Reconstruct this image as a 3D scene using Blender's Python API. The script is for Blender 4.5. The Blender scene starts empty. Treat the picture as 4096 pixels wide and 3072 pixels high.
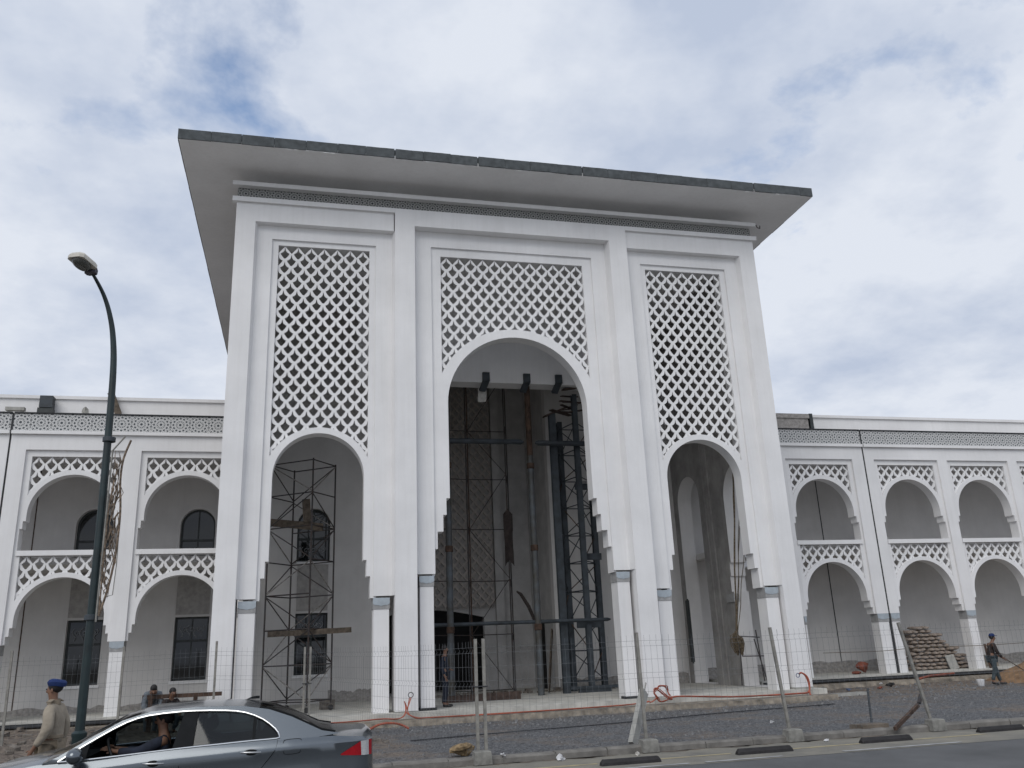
import bpy, bmesh, math, random
from mathutils import Vector, Matrix
from mathutils.geometry import tessellate_polygon

random.seed(7)
scene = bpy.context.scene
COL = scene.collection
R = math.radians

# ------------------------------------------------------------------ camera
cam_d = bpy.data.cameras.new("camera")
cam = bpy.data.objects.new("camera", cam_d)
COL.objects.link(cam)
right = Vector((0.97188533, -0.23190732, -0.04071743))
up = Vector((-0.03089434, -0.29703713, 0.95436601))
fwd = Vector((0.23341905, 0.92627638, 0.29585065))
m = Matrix((right, up, -fwd)).transposed().to_4x4()
m.translation = Vector((-6.6814, -25.4064, 1.5503))
cam.matrix_world = m
cam_d.sensor_fit = 'HORIZONTAL'
cam_d.sensor_width = 36.0
cam_d.lens = 36.0 * 3423.05 / 4096.0
cam_d.clip_start = 0.1
cam_d.clip_end = 3000.0
scene.camera = cam

# ------------------------------------------------------------------ sky, sun, exposure
SUN_EL, SUN_AZ = R(44), R(214)        # azimuth measured from +y, clockwise seen from above
world = bpy.data.worlds.new("World")
scene.world = world
world.use_nodes = True
wn = world.node_tree.nodes
wl = world.node_tree.links
wn.clear()


def nd(tree, t, **kw):
    n = tree.nodes.new(t)
    for k, v in kw.items():
        if k.startswith('i_'):
            n.inputs[k[2:].replace('_', ' ')].default_value = v
        else:
            setattr(n, k, v)
    return n


wt = world.node_tree
out = nd(wt, 'ShaderNodeOutputWorld')
bg = nd(wt, 'ShaderNodeBackground')
bg.inputs['Strength'].default_value = 0.1
sky = nd(wt, 'ShaderNodeTexSky')
sky.sky_type = 'NISHITA'
sky.sun_disc = False
sky.sun_elevation = SUN_EL
sky.sun_rotation = SUN_AZ
sky.air_density = 1.0
sky.dust_density = 1.5
tc = nd(wt, 'ShaderNodeTexCoord')
sep = nd(wt, 'ShaderNodeSeparateXYZ')
wl.new(tc.outputs['Generated'], sep.inputs[0])
zc = nd(wt, 'ShaderNodeMath', operation='MAXIMUM')
wl.new(sep.outputs[2], zc.inputs[0]); zc.inputs[1].default_value = 0.0
za = nd(wt, 'ShaderNodeMath', operation='ADD')
wl.new(zc.outputs[0], za.inputs[0]); za.inputs[1].default_value = 0.22
dx = nd(wt, 'ShaderNodeMath', operation='DIVIDE'); wl.new(sep.outputs[0], dx.inputs[0]); wl.new(za.outputs[0], dx.inputs[1])
dy = nd(wt, 'ShaderNodeMath', operation='DIVIDE'); wl.new(sep.outputs[1], dy.inputs[0]); wl.new(za.outputs[0], dy.inputs[1])
cmb = nd(wt, 'ShaderNodeCombineXYZ')
wl.new(dx.outputs[0], cmb.inputs[0]); wl.new(dy.outputs[0], cmb.inputs[1]); cmb.inputs[2].default_value = 21.1
n1 = nd(wt, 'ShaderNodeTexNoise'); n1.inputs['Scale'].default_value = 2.1; n1.inputs['Detail'].default_value = 7.0
n1.inputs['Roughness'].default_value = 0.56; n1.inputs['Distortion'].default_value = 0.25
of1 = nd(wt, 'ShaderNodeVectorMath', operation='ADD'); of1.inputs[1].default_value = (0.1372, 0.2043, 0)
wl.new(cmb.outputs[0], of1.inputs[0]); wl.new(of1.outputs[0], n1.inputs['Vector'])
r1 = nd(wt, 'ShaderNodeValToRGB')                     # cover of cloud over blue
r1.color_ramp.elements[0].position = 0.33; r1.color_ramp.elements[0].color = (0, 0, 0, 1)
r1.color_ramp.elements[1].position = 0.45; r1.color_ramp.elements[1].color = (1, 1, 1, 1)
lowc = nd(wt, 'ShaderNodeMapRange')                   # layers of cloud close up towards the horizon
lowc.inputs['From Min'].default_value = 0.42; lowc.inputs['From Max'].default_value = 0.12
lowc.inputs['To Min'].default_value = 0.0; lowc.inputs['To Max'].default_value = 0.28
wl.new(sep.outputs[2], lowc.inputs[0])
cov = nd(wt, 'ShaderNodeMath', operation='ADD')
wl.new(n1.outputs['Fac'], cov.inputs[0]); wl.new(lowc.outputs[0], cov.inputs[1])
wl.new(cov.outputs[0], r1.inputs[0])
n2 = nd(wt, 'ShaderNodeTexNoise'); n2.inputs['Scale'].default_value = 2.0; n2.inputs['Detail'].default_value = 6.0
n2.inputs['Roughness'].default_value = 0.6
off = nd(wt, 'ShaderNodeVectorMath', operation='ADD'); off.inputs[1].default_value = (2.7, 9.9, 0)
wl.new(cmb.outputs[0], off.inputs[0]); wl.new(off.outputs[0], n2.inputs['Vector'])
r2 = nd(wt, 'ShaderNodeValToRGB')                     # thick grey to bright white cloud
r2.color_ramp.elements[0].position = 0.37; r2.color_ramp.elements[0].color = (0.51, 0.58, 0.72, 1)
r2.color_ramp.elements[1].position = 0.60; r2.color_ramp.elements[1].color = (0.76, 0.805, 0.89, 1)
wl.new(n2.outputs['Fac'], r2.inputs[0])
cs = nd(wt, 'ShaderNodeVectorMath', operation='SCALE'); cs.inputs['Scale'].default_value = 10.0
wl.new(r2.outputs[0], cs.inputs[0])
ss = nd(wt, 'ShaderNodeVectorMath', operation='SCALE'); ss.inputs['Scale'].default_value = 2.0
wl.new(sky.outputs[0], ss.inputs[0])
mixw = nd(wt, 'ShaderNodeMix', data_type='VECTOR')
wl.new(r1.outputs[0], mixw.inputs[0]); wl.new(ss.outputs[0], mixw.inputs[4]); wl.new(cs.outputs[0], mixw.inputs[5])
wl.new(mixw.outputs[1], bg.inputs['Color'])
wl.new(bg.outputs[0], out.inputs[0])

sun_d = bpy.data.lights.new("sun", 'SUN')
sun_d.energy = 1.45
sun_d.angle = R(42)
sun_d.color = (1.0, 0.965, 0.91)
sun = bpy.data.objects.new("sun", sun_d)
COL.objects.link(sun)
sd = Vector((math.sin(SUN_AZ) * math.cos(SUN_EL), math.cos(SUN_AZ) * math.cos(SUN_EL), math.sin(SUN_EL)))
sun.rotation_euler = (-sd).to_track_quat('-Z', 'Y').to_euler()
sun.location = sd * 60

scene.view_settings.view_transform = 'Standard'
scene.view_settings.look = 'None'
scene.view_settings.exposure = -0.02
scene.view_settings.gamma = 1.0
scene.view_settings.use_curve_mapping = False

# ------------------------------------------------------------------ materials
MATS = {}


def mat(name, col, rough=0.85, var=0.06, scale=3.0, bump=0.0, bscale=60.0, metal=0.0, spec=0.5, detail=6.0, col2=None, streak=0.0):
    """plain procedural surface: noise mixes col and col2, fine bump"""
    if name in MATS:
        return MATS[name]
    M = bpy.data.materials.new(name)
    M.use_nodes = True
    t = M.node_tree
    b = t.nodes['Principled BSDF']
    b.inputs['Roughness'].default_value = rough
    b.inputs['Metallic'].default_value = metal
    b.inputs['Specular IOR Level'].default_value = spec
    tcn = nd(t, 'ShaderNodeTexCoord')
    no = nd(t, 'ShaderNodeTexNoise')
    no.inputs['Scale'].default_value = scale
    no.inputs['Detail'].default_value = detail
    no.inputs['Roughness'].default_value = 0.6
    t.links.new(tcn.outputs['Object'], no.inputs['Vector'])
    rp = nd(t, 'ShaderNodeValToRGB')
    c2 = col2 if col2 else tuple(max(0, c * (1 - 2.2 * var)) for c in col)
    c1 = tuple(min(1, c * (1 + var)) for c in col)
    rp.color_ramp.elements[0].position = 0.3
    rp.color_ramp.elements[0].color = (*c2, 1)
    rp.color_ramp.elements[1].position = 0.7
    rp.color_ramp.elements[1].color = (*c1, 1)
    t.links.new(no.outputs['Fac'], rp.inputs[0])
    colout = rp.outputs[0]
    if streak > 0:
        mp = nd(t, 'ShaderNodeMapping')
        mp.inputs['Scale'].default_value = (5.0, 5.0, 0.22)
        t.links.new(tcn.outputs['Object'], mp.inputs[0])
        n3 = nd(t, 'ShaderNodeTexNoise')
        n3.inputs['Scale'].default_value = 1.6
        n3.inputs['Detail'].default_value = 8
        n3.inputs['Roughness'].default_value = 0.65
        t.links.new(mp.outputs[0], n3.inputs['Vector'])
        r3 = nd(t, 'ShaderNodeValToRGB')
        r3.color_ramp.elements[0].position = 0.28
        r3.color_ramp.elements[0].color = (1 - streak, 1 - streak * 1.05, 1 - streak * 1.15, 1)
        r3.color_ramp.elements[1].position = 0.55
        r3.color_ramp.elements[1].color = (1, 1, 1, 1)
        t.links.new(n3.outputs['Fac'], r3.inputs[0])
        mx = nd(t, 'ShaderNodeMix', data_type='RGBA', blend_type='MULTIPLY')
        mx.inputs[0].default_value = 1.0
        t.links.new(colout, mx.inputs[6]); t.links.new(r3.outputs[0], mx.inputs[7])
        colout = mx.outputs[2]
    t.links.new(colout, b.inputs['Base Color'])
    if bump > 0:
        nb = nd(t, 'ShaderNodeTexNoise')
        nb.inputs['Scale'].default_value = bscale
        nb.inputs['Detail'].default_value = 4
        t.links.new(tcn.outputs['Object'], nb.inputs['Vector'])
        bp = nd(t, 'ShaderNodeBump')
        bp.inputs['Strength'].default_value = bump
        bp.inputs['Distance'].default_value = 0.02
        t.links.new(nb.outputs['Fac'], bp.inputs['Height'])
        t.links.new(bp.outputs[0], b.inputs['Normal'])
    MATS[name] = M
    return M


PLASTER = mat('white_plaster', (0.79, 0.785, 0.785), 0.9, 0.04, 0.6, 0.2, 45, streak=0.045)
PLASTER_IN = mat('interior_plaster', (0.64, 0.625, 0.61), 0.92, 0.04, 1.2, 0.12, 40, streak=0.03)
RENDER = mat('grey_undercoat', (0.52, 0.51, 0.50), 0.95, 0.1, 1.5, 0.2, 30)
CEMENT = mat('bare_cement', (0.34, 0.33, 0.32), 0.95, 0.14, 1.4, 0.25, 30, streak=0.12)
SPANDREL = mat('rough_render', (0.40, 0.385, 0.37), 0.95, 0.12, 7, 0.5, 30)
BLOCK = mat('grey_block', (0.085, 0.095, 0.10), 0.95, 0.18, 5, 0.5, 40)
MORTAR = mat('mortar', (0.36, 0.34, 0.32), 0.95, 0.2, 9, 0.4, 30)
ZINC = mat('zinc_flashing', (0.40, 0.45, 0.49), 0.5, 0.08, 6, 0, metal=0.1)
CAPSTONE = mat('capital_render', (0.36, 0.36, 0.36), 0.9, 0.12, 8, 0.3, 40)
CONCRETE = mat('concrete', (0.36, 0.355, 0.33), 0.92, 0.14, 4, 0.4, 35)
FOOTING = mat('weathered_concrete', (0.24, 0.235, 0.215), 0.93, 0.2, 6, 0.4, 35)
SLAB = mat('dusty_slab', (0.50, 0.49, 0.45), 0.93, 0.14, 2.2, 0.3, 25)
MASONRY = mat('rough_masonry', (0.27, 0.235, 0.19), 0.95, 0.3, 3.5, 0.8, 14)
BITUMEN = mat('bitumen', (0.035, 0.037, 0.04), 0.8, 0.3, 4, 0.3, 20)
ASPHALT = mat('asphalt', (0.108, 0.11, 0.113), 0.92, 0.14, 0.8, 0.5, 160, col2=(0.078, 0.08, 0.082), streak=0.0)
STRIP = mat('dusty_asphalt', (0.215, 0.20, 0.165), 0.95, 0.12, 1.6, 0.4, 120, col2=(0.15, 0.145, 0.13))
KERBM = mat('kerb_stone', (0.19, 0.18, 0.165), 0.93, 0.2, 3, 0.5, 40)
SOIL = mat('brown_soil', (0.17, 0.14, 0.11), 0.97, 0.3, 1.6, 0.8, 20)
SAND = mat('ochre_sand', (0.25, 0.155, 0.085), 0.97, 0.22, 4, 0.8, 25)
STONE = mat('crushed_stone', (0.17, 0.17, 0.172), 0.9, 0.35, 11, 0.3, 30)
RUBBLE = mat('rubble', (0.20, 0.175, 0.15), 0.95, 0.35, 7, 0.4, 25)
ROCKM = mat('ochre_rock', (0.30, 0.215, 0.12), 0.95, 0.3, 8, 0.9, 14)
STEEL = mat('blue_grey_steel', (0.040, 0.050, 0.060), 0.6, 0.25, 3, 0.1, 30)
GALV = mat('weathered_galvanised', (0.085, 0.10, 0.115), 0.6, 0.3, 2.5, 0, metal=0.2, col2=(0.06, 0.05, 0.035))
RUST = mat('rusty_steel', (0.085, 0.05, 0.034), 0.85, 0.35, 6, 0.2, 40)
SCAF = mat('dark_scaffold_tube', (0.022, 0.026, 0.030), 0.65, 0.4, 9, 0, col2=(0.05, 0.03, 0.022))
SCAFP = mat('pale_scaffold_tube', (0.26, 0.24, 0.22), 0.7, 0.4, 9, 0)
WOOD = mat('timber_board', (0.125, 0.10, 0.075), 0.85, 0.3, 8, 0.2, 30)
DARKWOOD = mat('red_brown_timber', (0.075, 0.05, 0.04), 0.85, 0.3, 8, 0.2, 30)
POSTM = mat('galvanised_post', (0.27, 0.26, 0.235), 0.6, 0.2, 6, 0, metal=0.15)
WIRE = mat('mesh_wire', (0.16, 0.17, 0.18), 0.6, 0.1, 6)
LAMPG = mat('dark_green_paint', (0.010, 0.024, 0.026), 0.45, 0.25, 3)
LAMPH = mat('cream_lamp_housing', (0.55, 0.52, 0.46), 0.5, 0.08, 5)
LAMPD = mat('lamp_collar_plastic', (0.06, 0.055, 0.075), 0.5, 0.1, 5)
LENS = mat('lamp_lens', (0.085, 0.085, 0.075), 0.25, 0.3, 18, 0.3, 60)
FROND = mat('dry_fibre', (0.20, 0.15, 0.11), 0.95, 0.4, 14)
ROPE = mat('hemp_rope', (0.13, 0.10, 0.065), 0.95, 0.35, 20)
ORANGE = mat('orange_conduit', (0.36, 0.085, 0.045), 0.6, 0.15, 6)
BLACKP = mat('black_cable', (0.03, 0.03, 0.035), 0.6, 0.1, 6)
RUBBER = mat('black_rubber', (0.022, 0.020, 0.021), 0.75, 0.25, 12, 0.2, 50)
YELLOW = mat('faded_yellow_paint', (0.36, 0.30, 0.16), 0.9, 0.25, 3, 0, col2=(0.20, 0.185, 0.15))
WHITEP = mat('worn_white_paint', (0.36, 0.365, 0.365), 0.85, 0.25, 2.5, 0, col2=(0.18, 0.18, 0.18))
BAG = mat('sack_paper', (0.34, 0.28, 0.235), 0.95, 0.2, 6, 0.3, 25)
FRAME = mat('window_frame_dark', (0.030, 0.036, 0.036), 0.5, 0.2, 6)
REFLECT = mat('painted_reflection', (0.30, 0.31, 0.32), 0.6, 0.1, 6)  # pale tone for the reflections modelled on the window panes
VOID = mat('painted_interior_dark', (0.012, 0.012, 0.012), 0.95, 0.2, 3)  # near-black colour standing in for the dark inside openings
SKIN = mat('brown_skin', (0.20, 0.105, 0.065), 0.6, 0.1, 20)
HAIR = mat('black_hair', (0.012, 0.010, 0.010), 0.7, 0.2, 40)
KHAKI = mat('khaki_cloth', (0.33, 0.285, 0.225), 0.95, 0.12, 7, 0.9, 11)
KHAKI2 = mat('khaki_trouser_cloth', (0.25, 0.205, 0.15), 0.95, 0.12, 7, 0.9, 11)
BERET = mat('blue_felt', (0.010, 0.028, 0.115), 0.95, 0.12, 20)
NAVY = mat('navy_cloth', (0.015, 0.020, 0.035), 0.95, 0.2, 9)
JEANS = mat('jeans_cloth', (0.055, 0.075, 0.085), 0.95, 0.25, 9)
BROWNC = mat('dark_brown_cloth', (0.035, 0.026, 0.024), 0.95, 0.25, 9)
GREYC = mat('grey_cloth', (0.16, 0.18, 0.20), 0.95, 0.3, 14)
LEATHER = mat('black_leather', (0.012, 0.012, 0.012), 0.5, 0.1, 9)
CREAM = mat('cream_plastic', (0.6, 0.58, 0.54), 0.7, 0.15, 6)
WHITEB = mat('white_plastic', (0.62, 0.62, 0.63), 0.6, 0.12, 8)
TRASHB = mat('blue_plastic', (0.10, 0.14, 0.24), 0.6, 0.2, 8)
BRICKR = mat('red_clay', (0.22, 0.07, 0.045), 0.95, 0.25, 9, 0.3, 25)


def gravel_mat():
    M = bpy.data.materials.new('grey_gravel')
    M.use_nodes = True
    t = M.node_tree
    b = t.nodes['Principled BSDF']
    b.inputs['Roughness'].default_value = 0.95
    tcn = nd(t, 'ShaderNodeTexCoord')
    v = nd(t, 'ShaderNodeTexVoronoi')
    v.inputs['Scale'].default_value = 24.0
    t.links.new(tcn.outputs['Object'], v.inputs['Vector'])
    n = nd(t, 'ShaderNodeTexNoise')
    n.inputs['Scale'].default_value = 0.55
    n.inputs['Detail'].default_value = 9
    n.inputs['Roughness'].default_value = 0.65
    t.links.new(tcn.outputs['Object'], n.inputs['Vector'])
    rp = nd(t, 'ShaderNodeValToRGB')
    e = rp.color_ramp.elements
    e[0].position = 0.05; e[0].color = (0.024, 0.025, 0.028, 1)
    e[1].position = 0.95; e[1].color = (0.19, 0.193, 0.20, 1)
    t.links.new(v.outputs['Color'], rp.inputs[0])
    rq = nd(t, 'ShaderNodeValToRGB')
    rq.color_ramp.elements[0].position = 0.50
    rq.color_ramp.elements[0].color = (0, 0, 0, 1)
    rq.color_ramp.elements[1].position = 0.68
    rq.color_ramp.elements[1].color = (1, 1, 1, 1)
    # bare brown soil towards the rubble on the left and the sand on the right
    sx = nd(t, 'ShaderNodeSeparateXYZ')
    t.links.new(tcn.outputs['Object'], sx.inputs[0])
    mr = nd(t, 'ShaderNodeMapRange')
    mr.inputs['From Min'].default_value = -4.0
    mr.inputs['From Max'].default_value = -9.0
    mr.inputs['To Min'].default_value = 0.0
    mr.inputs['To Max'].default_value = 0.24
    t.links.new(sx.outputs[0], mr.inputs[0])
    mr2 = nd(t, 'ShaderNodeMapRange')
    mr2.inputs['From Min'].default_value = -1.8
    mr2.inputs['From Max'].default_value = 2.0
    mr2.inputs['To Min'].default_value = 0.0
    mr2.inputs['To Max'].default_value = 0.20
    t.links.new(sx.outputs[1], mr2.inputs[0])
    ad = nd(t, 'ShaderNodeMath', operation='ADD')
    t.links.new(n.outputs['Fac'], ad.inputs[0]); t.links.new(mr.outputs[0], ad.inputs[1])
    ad2 = nd(t, 'ShaderNodeMath', operation='ADD')
    t.links.new(ad.outputs[0], ad2.inputs[0]); t.links.new(mr2.outputs[0], ad2.inputs[1])
    t.links.new(ad2.outputs[0], rq.inputs[0])
    ns = nd(t, 'ShaderNodeTexNoise')
    ns.inputs['Scale'].default_value = 9.0
    ns.inputs['Detail'].default_value = 8
    t.links.new(tcn.outputs['Object'], ns.inputs['Vector'])
    rs = nd(t, 'ShaderNodeValToRGB')
    rs.color_ramp.elements[0].position = 0.3
    rs.color_ramp.elements[0].color = (0.075, 0.06, 0.05, 1)
    rs.color_ramp.elements[1].position = 0.72
    rs.color_ramp.elements[1].color = (0.25, 0.205, 0.165, 1)
    t.links.new(ns.outputs['Fac'], rs.inputs[0])
    mx = nd(t, 'ShaderNodeMix', data_type='RGBA')
    t.links.new(rq.outputs[0], mx.inputs[0]); t.links.new(rp.outputs[0], mx.inputs[6]); t.links.new(rs.outputs[0], mx.inputs[7])
    t.links.new(mx.outputs[2], b.inputs['Base Color'])
    bp = nd(t, 'ShaderNodeBump')
    bp.inputs['Strength'].default_value = 0.9
    bp.inputs['Distance'].default_value = 0.03
    t.links.new(v.outputs['Distance'], bp.inputs['Height'])
    t.links.new(bp.outputs[0], b.inputs['Normal'])
    return M


GRAVEL = gravel_mat()


def tile_mat(name, dark, light, period, width):
    """glazed tile: pale interlaced star tracery on a dark ground, six families of straight lines"""
    M = bpy.data.materials.new(name)
    M.use_nodes = True
    t = M.node_tree
    b = t.nodes['Principled BSDF']
    b.inputs['Roughness'].default_value = 0.6
    tcn = nd(t, 'ShaderNodeTexCoord')
    sx = nd(t, 'ShaderNodeSeparateXYZ')
    t.links.new(tcn.outputs['Object'], sx.inputs[0])
    cur = None
    for k in range(6):
        a = math.pi * k / 6
        mxn = nd(t, 'ShaderNodeMath', operation='MULTIPLY'); mxn.inputs[1].default_value = math.cos(a) / period
        mzn = nd(t, 'ShaderNodeMath', operation='MULTIPLY'); mzn.inputs[1].default_value = math.sin(a) / period
        t.links.new(sx.outputs[0], mxn.inputs[0]); t.links.new(sx.outputs[2], mzn.inputs[0])
        s = nd(t, 'ShaderNodeMath', operation='ADD')
        t.links.new(mxn.outputs[0], s.inputs[0]); t.links.new(mzn.outputs[0], s.inputs[1])
        s2 = nd(t, 'ShaderNodeMath', operation='ADD'); s2.inputs[1].default_value = 0.5
        t.links.new(s.outputs[0], s2.inputs[0])
        pp = nd(t, 'ShaderNodeMath', operation='PINGPONG'); pp.inputs[1].default_value = 0.5
        t.links.new(s2.outputs[0], pp.inputs[0])
        if cur is None:
            cur = pp.outputs[0]
        else:
            mn = nd(t, 'ShaderNodeMath', operation='MINIMUM')
            t.links.new(cur, mn.inputs[0]); t.links.new(pp.outputs[0], mn.inputs[1])
            cur = mn.outputs[0]
    lt = nd(t, 'ShaderNodeMath', operation='LESS_THAN'); lt.inputs[1].default_value = width
    t.links.new(cur, lt.inputs[0])
    mx = nd(t, 'ShaderNodeMix', data_type='RGBA')
    t.links.new(lt.outputs[0], mx.inputs[0])
    mx.inputs[6].default_value = (*dark, 1); mx.inputs[7].default_value = (*light, 1)
    t.links.new(mx.outputs[2], b.inputs['Base Color'])
    return M


TILE_W = tile_mat('wing_frieze_tile', (0.05, 0.058, 0.068), (0.60, 0.60, 0.59), 0.1017, 0.075)
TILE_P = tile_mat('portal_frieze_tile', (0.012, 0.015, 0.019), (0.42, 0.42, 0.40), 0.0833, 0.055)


def glass_mat(name, tint, transp):
    M = bpy.data.materials.new(name)
    M.use_nodes = True
    t = M.node_tree
    b = t.nodes['Principled BSDF']
    o = t.nodes['Material Output']
    b.inputs['Base Color'].default_value = (0.01, 0.012, 0.013, 1)
    b.inputs['Roughness'].default_value = 0.04
    no = nd(t, 'ShaderNodeTexNoise'); no.inputs['Scale'].default_value = 1.5
    tcn = nd(t, 'ShaderNodeTexCoord')
    t.links.new(tcn.outputs['Object'], no.inputs['Vector'])
    bp = nd(t, 'ShaderNodeBump'); bp.inputs['Strength'].default_value = 0.03
    t.links.new(no.outputs['Fac'], bp.inputs['Height'])
    t.links.new(bp.outputs[0], b.inputs['Normal'])
    if transp:
        tr = nd(t, 'ShaderNodeBsdfTransparent')
        tr.inputs[0].default_value = (*tint, 1)
        fr = nd(t, 'ShaderNodeFresnel'); fr.inputs[0].default_value = 1.5
        gl = nd(t, 'ShaderNodeBsdfGlossy'); gl.inputs['Roughness'].default_value = 0.02
        ms = nd(t, 'ShaderNodeMixShader')
        t.links.new(fr.outputs[0], ms.inputs[0]); t.links.new(tr.outputs[0], ms.inputs[1]); t.links.new(gl.outputs[0], ms.inputs[2])
        t.links.new(ms.outputs[0], o.inputs['Surface'])
    return M


PANE = glass_mat('dark_window_glass', (0.3, 0.3, 0.3), False)
CARGLASS = glass_mat('tinted_car_glass', (0.40, 0.44, 0.45), True)


def paint_mat():
    M = bpy.data.materials.new('grey_metallic_paint')
    M.use_nodes = True
    t = M.node_tree
    b = t.nodes['Principled BSDF']
    b.inputs['Metallic'].default_value = 0.8
    b.inputs['Roughness'].default_value = 0.24
    b.inputs['Coat Weight'].default_value = 0.7
    b.inputs['Coat Roughness'].default_value = 0.06
    tcn = nd(t, 'ShaderNodeTexCoord')
    no = nd(t, 'ShaderNodeTexNoise'); no.inputs['Scale'].default_value = 900
    t.links.new(tcn.outputs['Object'], no.inputs['Vector'])
    rp = nd(t, 'ShaderNodeValToRGB')
    rp.color_ramp.elements[0].color = (0.10, 0.115, 0.13, 1)
    rp.color_ramp.elements[1].color = (0.15, 0.168, 0.185, 1)
    t.links.new(no.outputs['Fac'], rp.inputs[0])
    t.links.new(rp.outputs[0], b.inputs['Base Color'])
    return M


PAINT = paint_mat()
CHROME = mat('chrome', (0.75, 0.76, 0.76), 0.14, 0.03, 4, metal=1.0)
REDLENS = mat('red_lens', (0.36, 0.008, 0.015), 0.12, 0.06, 30)
WHITELENS = mat('clear_lens', (0.55, 0.55, 0.55), 0.12, 0.1, 60)
TYRE = mat('tyre_rubber', (0.02, 0.02, 0.02), 0.85, 0.1, 20)
RIMM = mat('alloy', (0.45, 0.46, 0.47), 0.35, 0.05, 5, metal=0.8)
DARKTRIM = mat('dark_trim', (0.012, 0.013, 0.014), 0.75, 0.1, 9, spec=0.12)
SEATM = mat('seat_cloth', (0.035, 0.034, 0.034), 0.95, 0.15, 14)

# ------------------------------------------------------------------ mesh helpers


class MB:
    def __init__(s):
        s.v = []; s.f = []

    def add(s, vs, fs):
        b = len(s.v)
        s.v.extend(vs)
        s.f.extend([tuple(i + b for i in f) for f in fs])
        return s

    def box(s, x0, x1, y0, y1, z0, z1):
        vs = [(x, y, z) for z in (z0, z1) for y in (y0, y1) for x in (x0, x1)]
        return s.add(vs, [(0, 2, 3, 1), (4, 5, 7, 6), (0, 1, 5, 4), (2, 6, 7, 3), (0, 4, 6, 2), (1, 3, 7, 5)])

    def bar(s, p, q, w, h=None, upv=(0, 0, 1)):
        """square bar from p to q"""
        h = h or w
        p = Vector(p); q = Vector(q)
        d = (q - p).normalized()
        u = Vector(upv)
        if abs(d.dot(u)) > 0.95:
            u = Vector((1, 0, 0))
        a = d.cross(u).normalized() * w / 2
        b = a.cross(d).normalized() * h / 2
        vs = [tuple(c + i * a + j * b) for c in (p, q) for i, j in ((-1, -1), (1, -1), (1, 1), (-1, 1))]
        return s.add(vs, [(0, 3, 2, 1), (4, 5, 6, 7), (0, 1, 5, 4), (1, 2, 6, 5), (2, 3, 7, 6), (3, 0, 4, 7)])

    def tube(s, pts, r, n=6, cap=True):
        """tube along a polyline; r a number or one per point"""
        pts = [Vector(p) for p in pts]
        m = len(pts)
        rs = r if isinstance(r, (list, tuple)) else [r] * m
        vs = []; prev = None
        for i, p in enumerate(pts):
            d = (pts[min(i + 1, m - 1)] - pts[max(i - 1, 0)])
            if d.length < 1e-9:
                d = Vector((0, 0, 1))
            d.normalize()
            if prev is None:
                u = Vector((0, 0, 1)) if abs(d.z) < 0.9 else Vector((1, 0, 0))
                a = d.cross(u).normalized()
            else:
                a = (prev - d * prev.dot(d)).normalized()
            prev = a
            b = d.cross(a)
            for k in range(n):
                t = 2 * math.pi * k / n
                vs.append(tuple(p + (a * math.cos(t) + b * math.sin(t)) * rs[i]))
        fs = []
        for i in range(m - 1):
            for k in range(n):
                k2 = (k + 1) % n
                fs.append((i * n + k, i * n + k2, (i + 1) * n + k2, (i + 1) * n + k))
        if cap:
            fs.append(tuple(range(n - 1, -1, -1)))
            fs.append(tuple((m - 1) * n + k for k in range(n)))
        return s.add(vs, fs)

    def lathe(s, prof, c=(0, 0, 0), n=20, axis='z'):
        vs = []
        for r, h in prof:
            for k in range(n):
                t = 2 * math.pi * k / n
                a, b = r * math.cos(t), r * math.sin(t)
                if axis == 'z':
                    vs.append((c[0] + a, c[1] + b, c[2] + h))
                elif axis == 'y':
                    vs.append((c[0] + a, c[1] + h, c[2] + b))
                else:
                    vs.append((c[0] + h, c[1] + a, c[2] + b))
        fs = []
        for i in range(len(prof) - 1):
            for k in range(n):
                k2 = (k + 1) % n
                fs.append((i * n + k, i * n + k2, (i + 1) * n + k2, (i + 1) * n + k))
        return s.add(vs, fs)

    def plate(s, loops, y0, y1):
        """polygon (first loop) with holes (the other loops) in x,z, extruded from y0 to y1"""
        ls = [[Vector((p[0], p[1], 0)) for p in l] for l in loops]
        tris = tessellate_polygon(ls)
        flat = [p for l in loops for p in l]
        n = len(flat)
        vs = [(p[0], y0, p[1]) for p in flat] + [(p[0], y1, p[1]) for p in flat]
        fs = [tuple(t) for t in tris] + [tuple(i + n for i in reversed(t)) for t in tris]
        b = 0
        for l in loops:
            k = len(l)
            for i in range(k):
                j = (i + 1) % k
                fs.append((b + i, b + j, b + j + n, b + i + n))
            b += k
        return s.add(vs, fs)

    def grid(s, rows):
        n = len(rows[0]); m = len(rows)
        vs = [tuple(p) for r in rows for p in r]
        fs = [(i * n + j, i * n + j + 1, (i + 1) * n + j + 1, (i + 1) * n + j) for i in range(m - 1) for j in range(n - 1)]
        return s.add(vs, fs)

    def sphere(s, c, r, n=8, m=6, sc=(1, 1, 1)):
        rows = []
        for i in range(m + 1):
            th = math.pi * i / m
            rows.append([(c[0] + sc[0] * r * math.sin(th) * math.cos(2 * math.pi * k / n),
                          c[1] + sc[1] * r * math.sin(th) * math.sin(2 * math.pi * k / n),
                          c[2] + sc[2] * r * math.cos(th)) for k in range(n + 1)])
        return s.grid(rows)

    def mesh(s, name, smooth=False, recalc=True, angle=None, weld=False):
        me = bpy.data.meshes.new(name)
        me.from_pydata(s.v, [], s.f)
        bm = bmesh.new(); bm.from_mesh(me)
        if weld:
            bmesh.ops.remove_doubles(bm, verts=bm.verts, dist=1e-4)
        if recalc:
            bmesh.ops.recalc_face_normals(bm, faces=bm.faces)
        bm.to_mesh(me); bm.free()
        if smooth:
            for p in me.polygons:
                p.use_smooth = True
            me.set_sharp_from_angle(angle=angle if angle else R(40))
        me.update()
        return me


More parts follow.
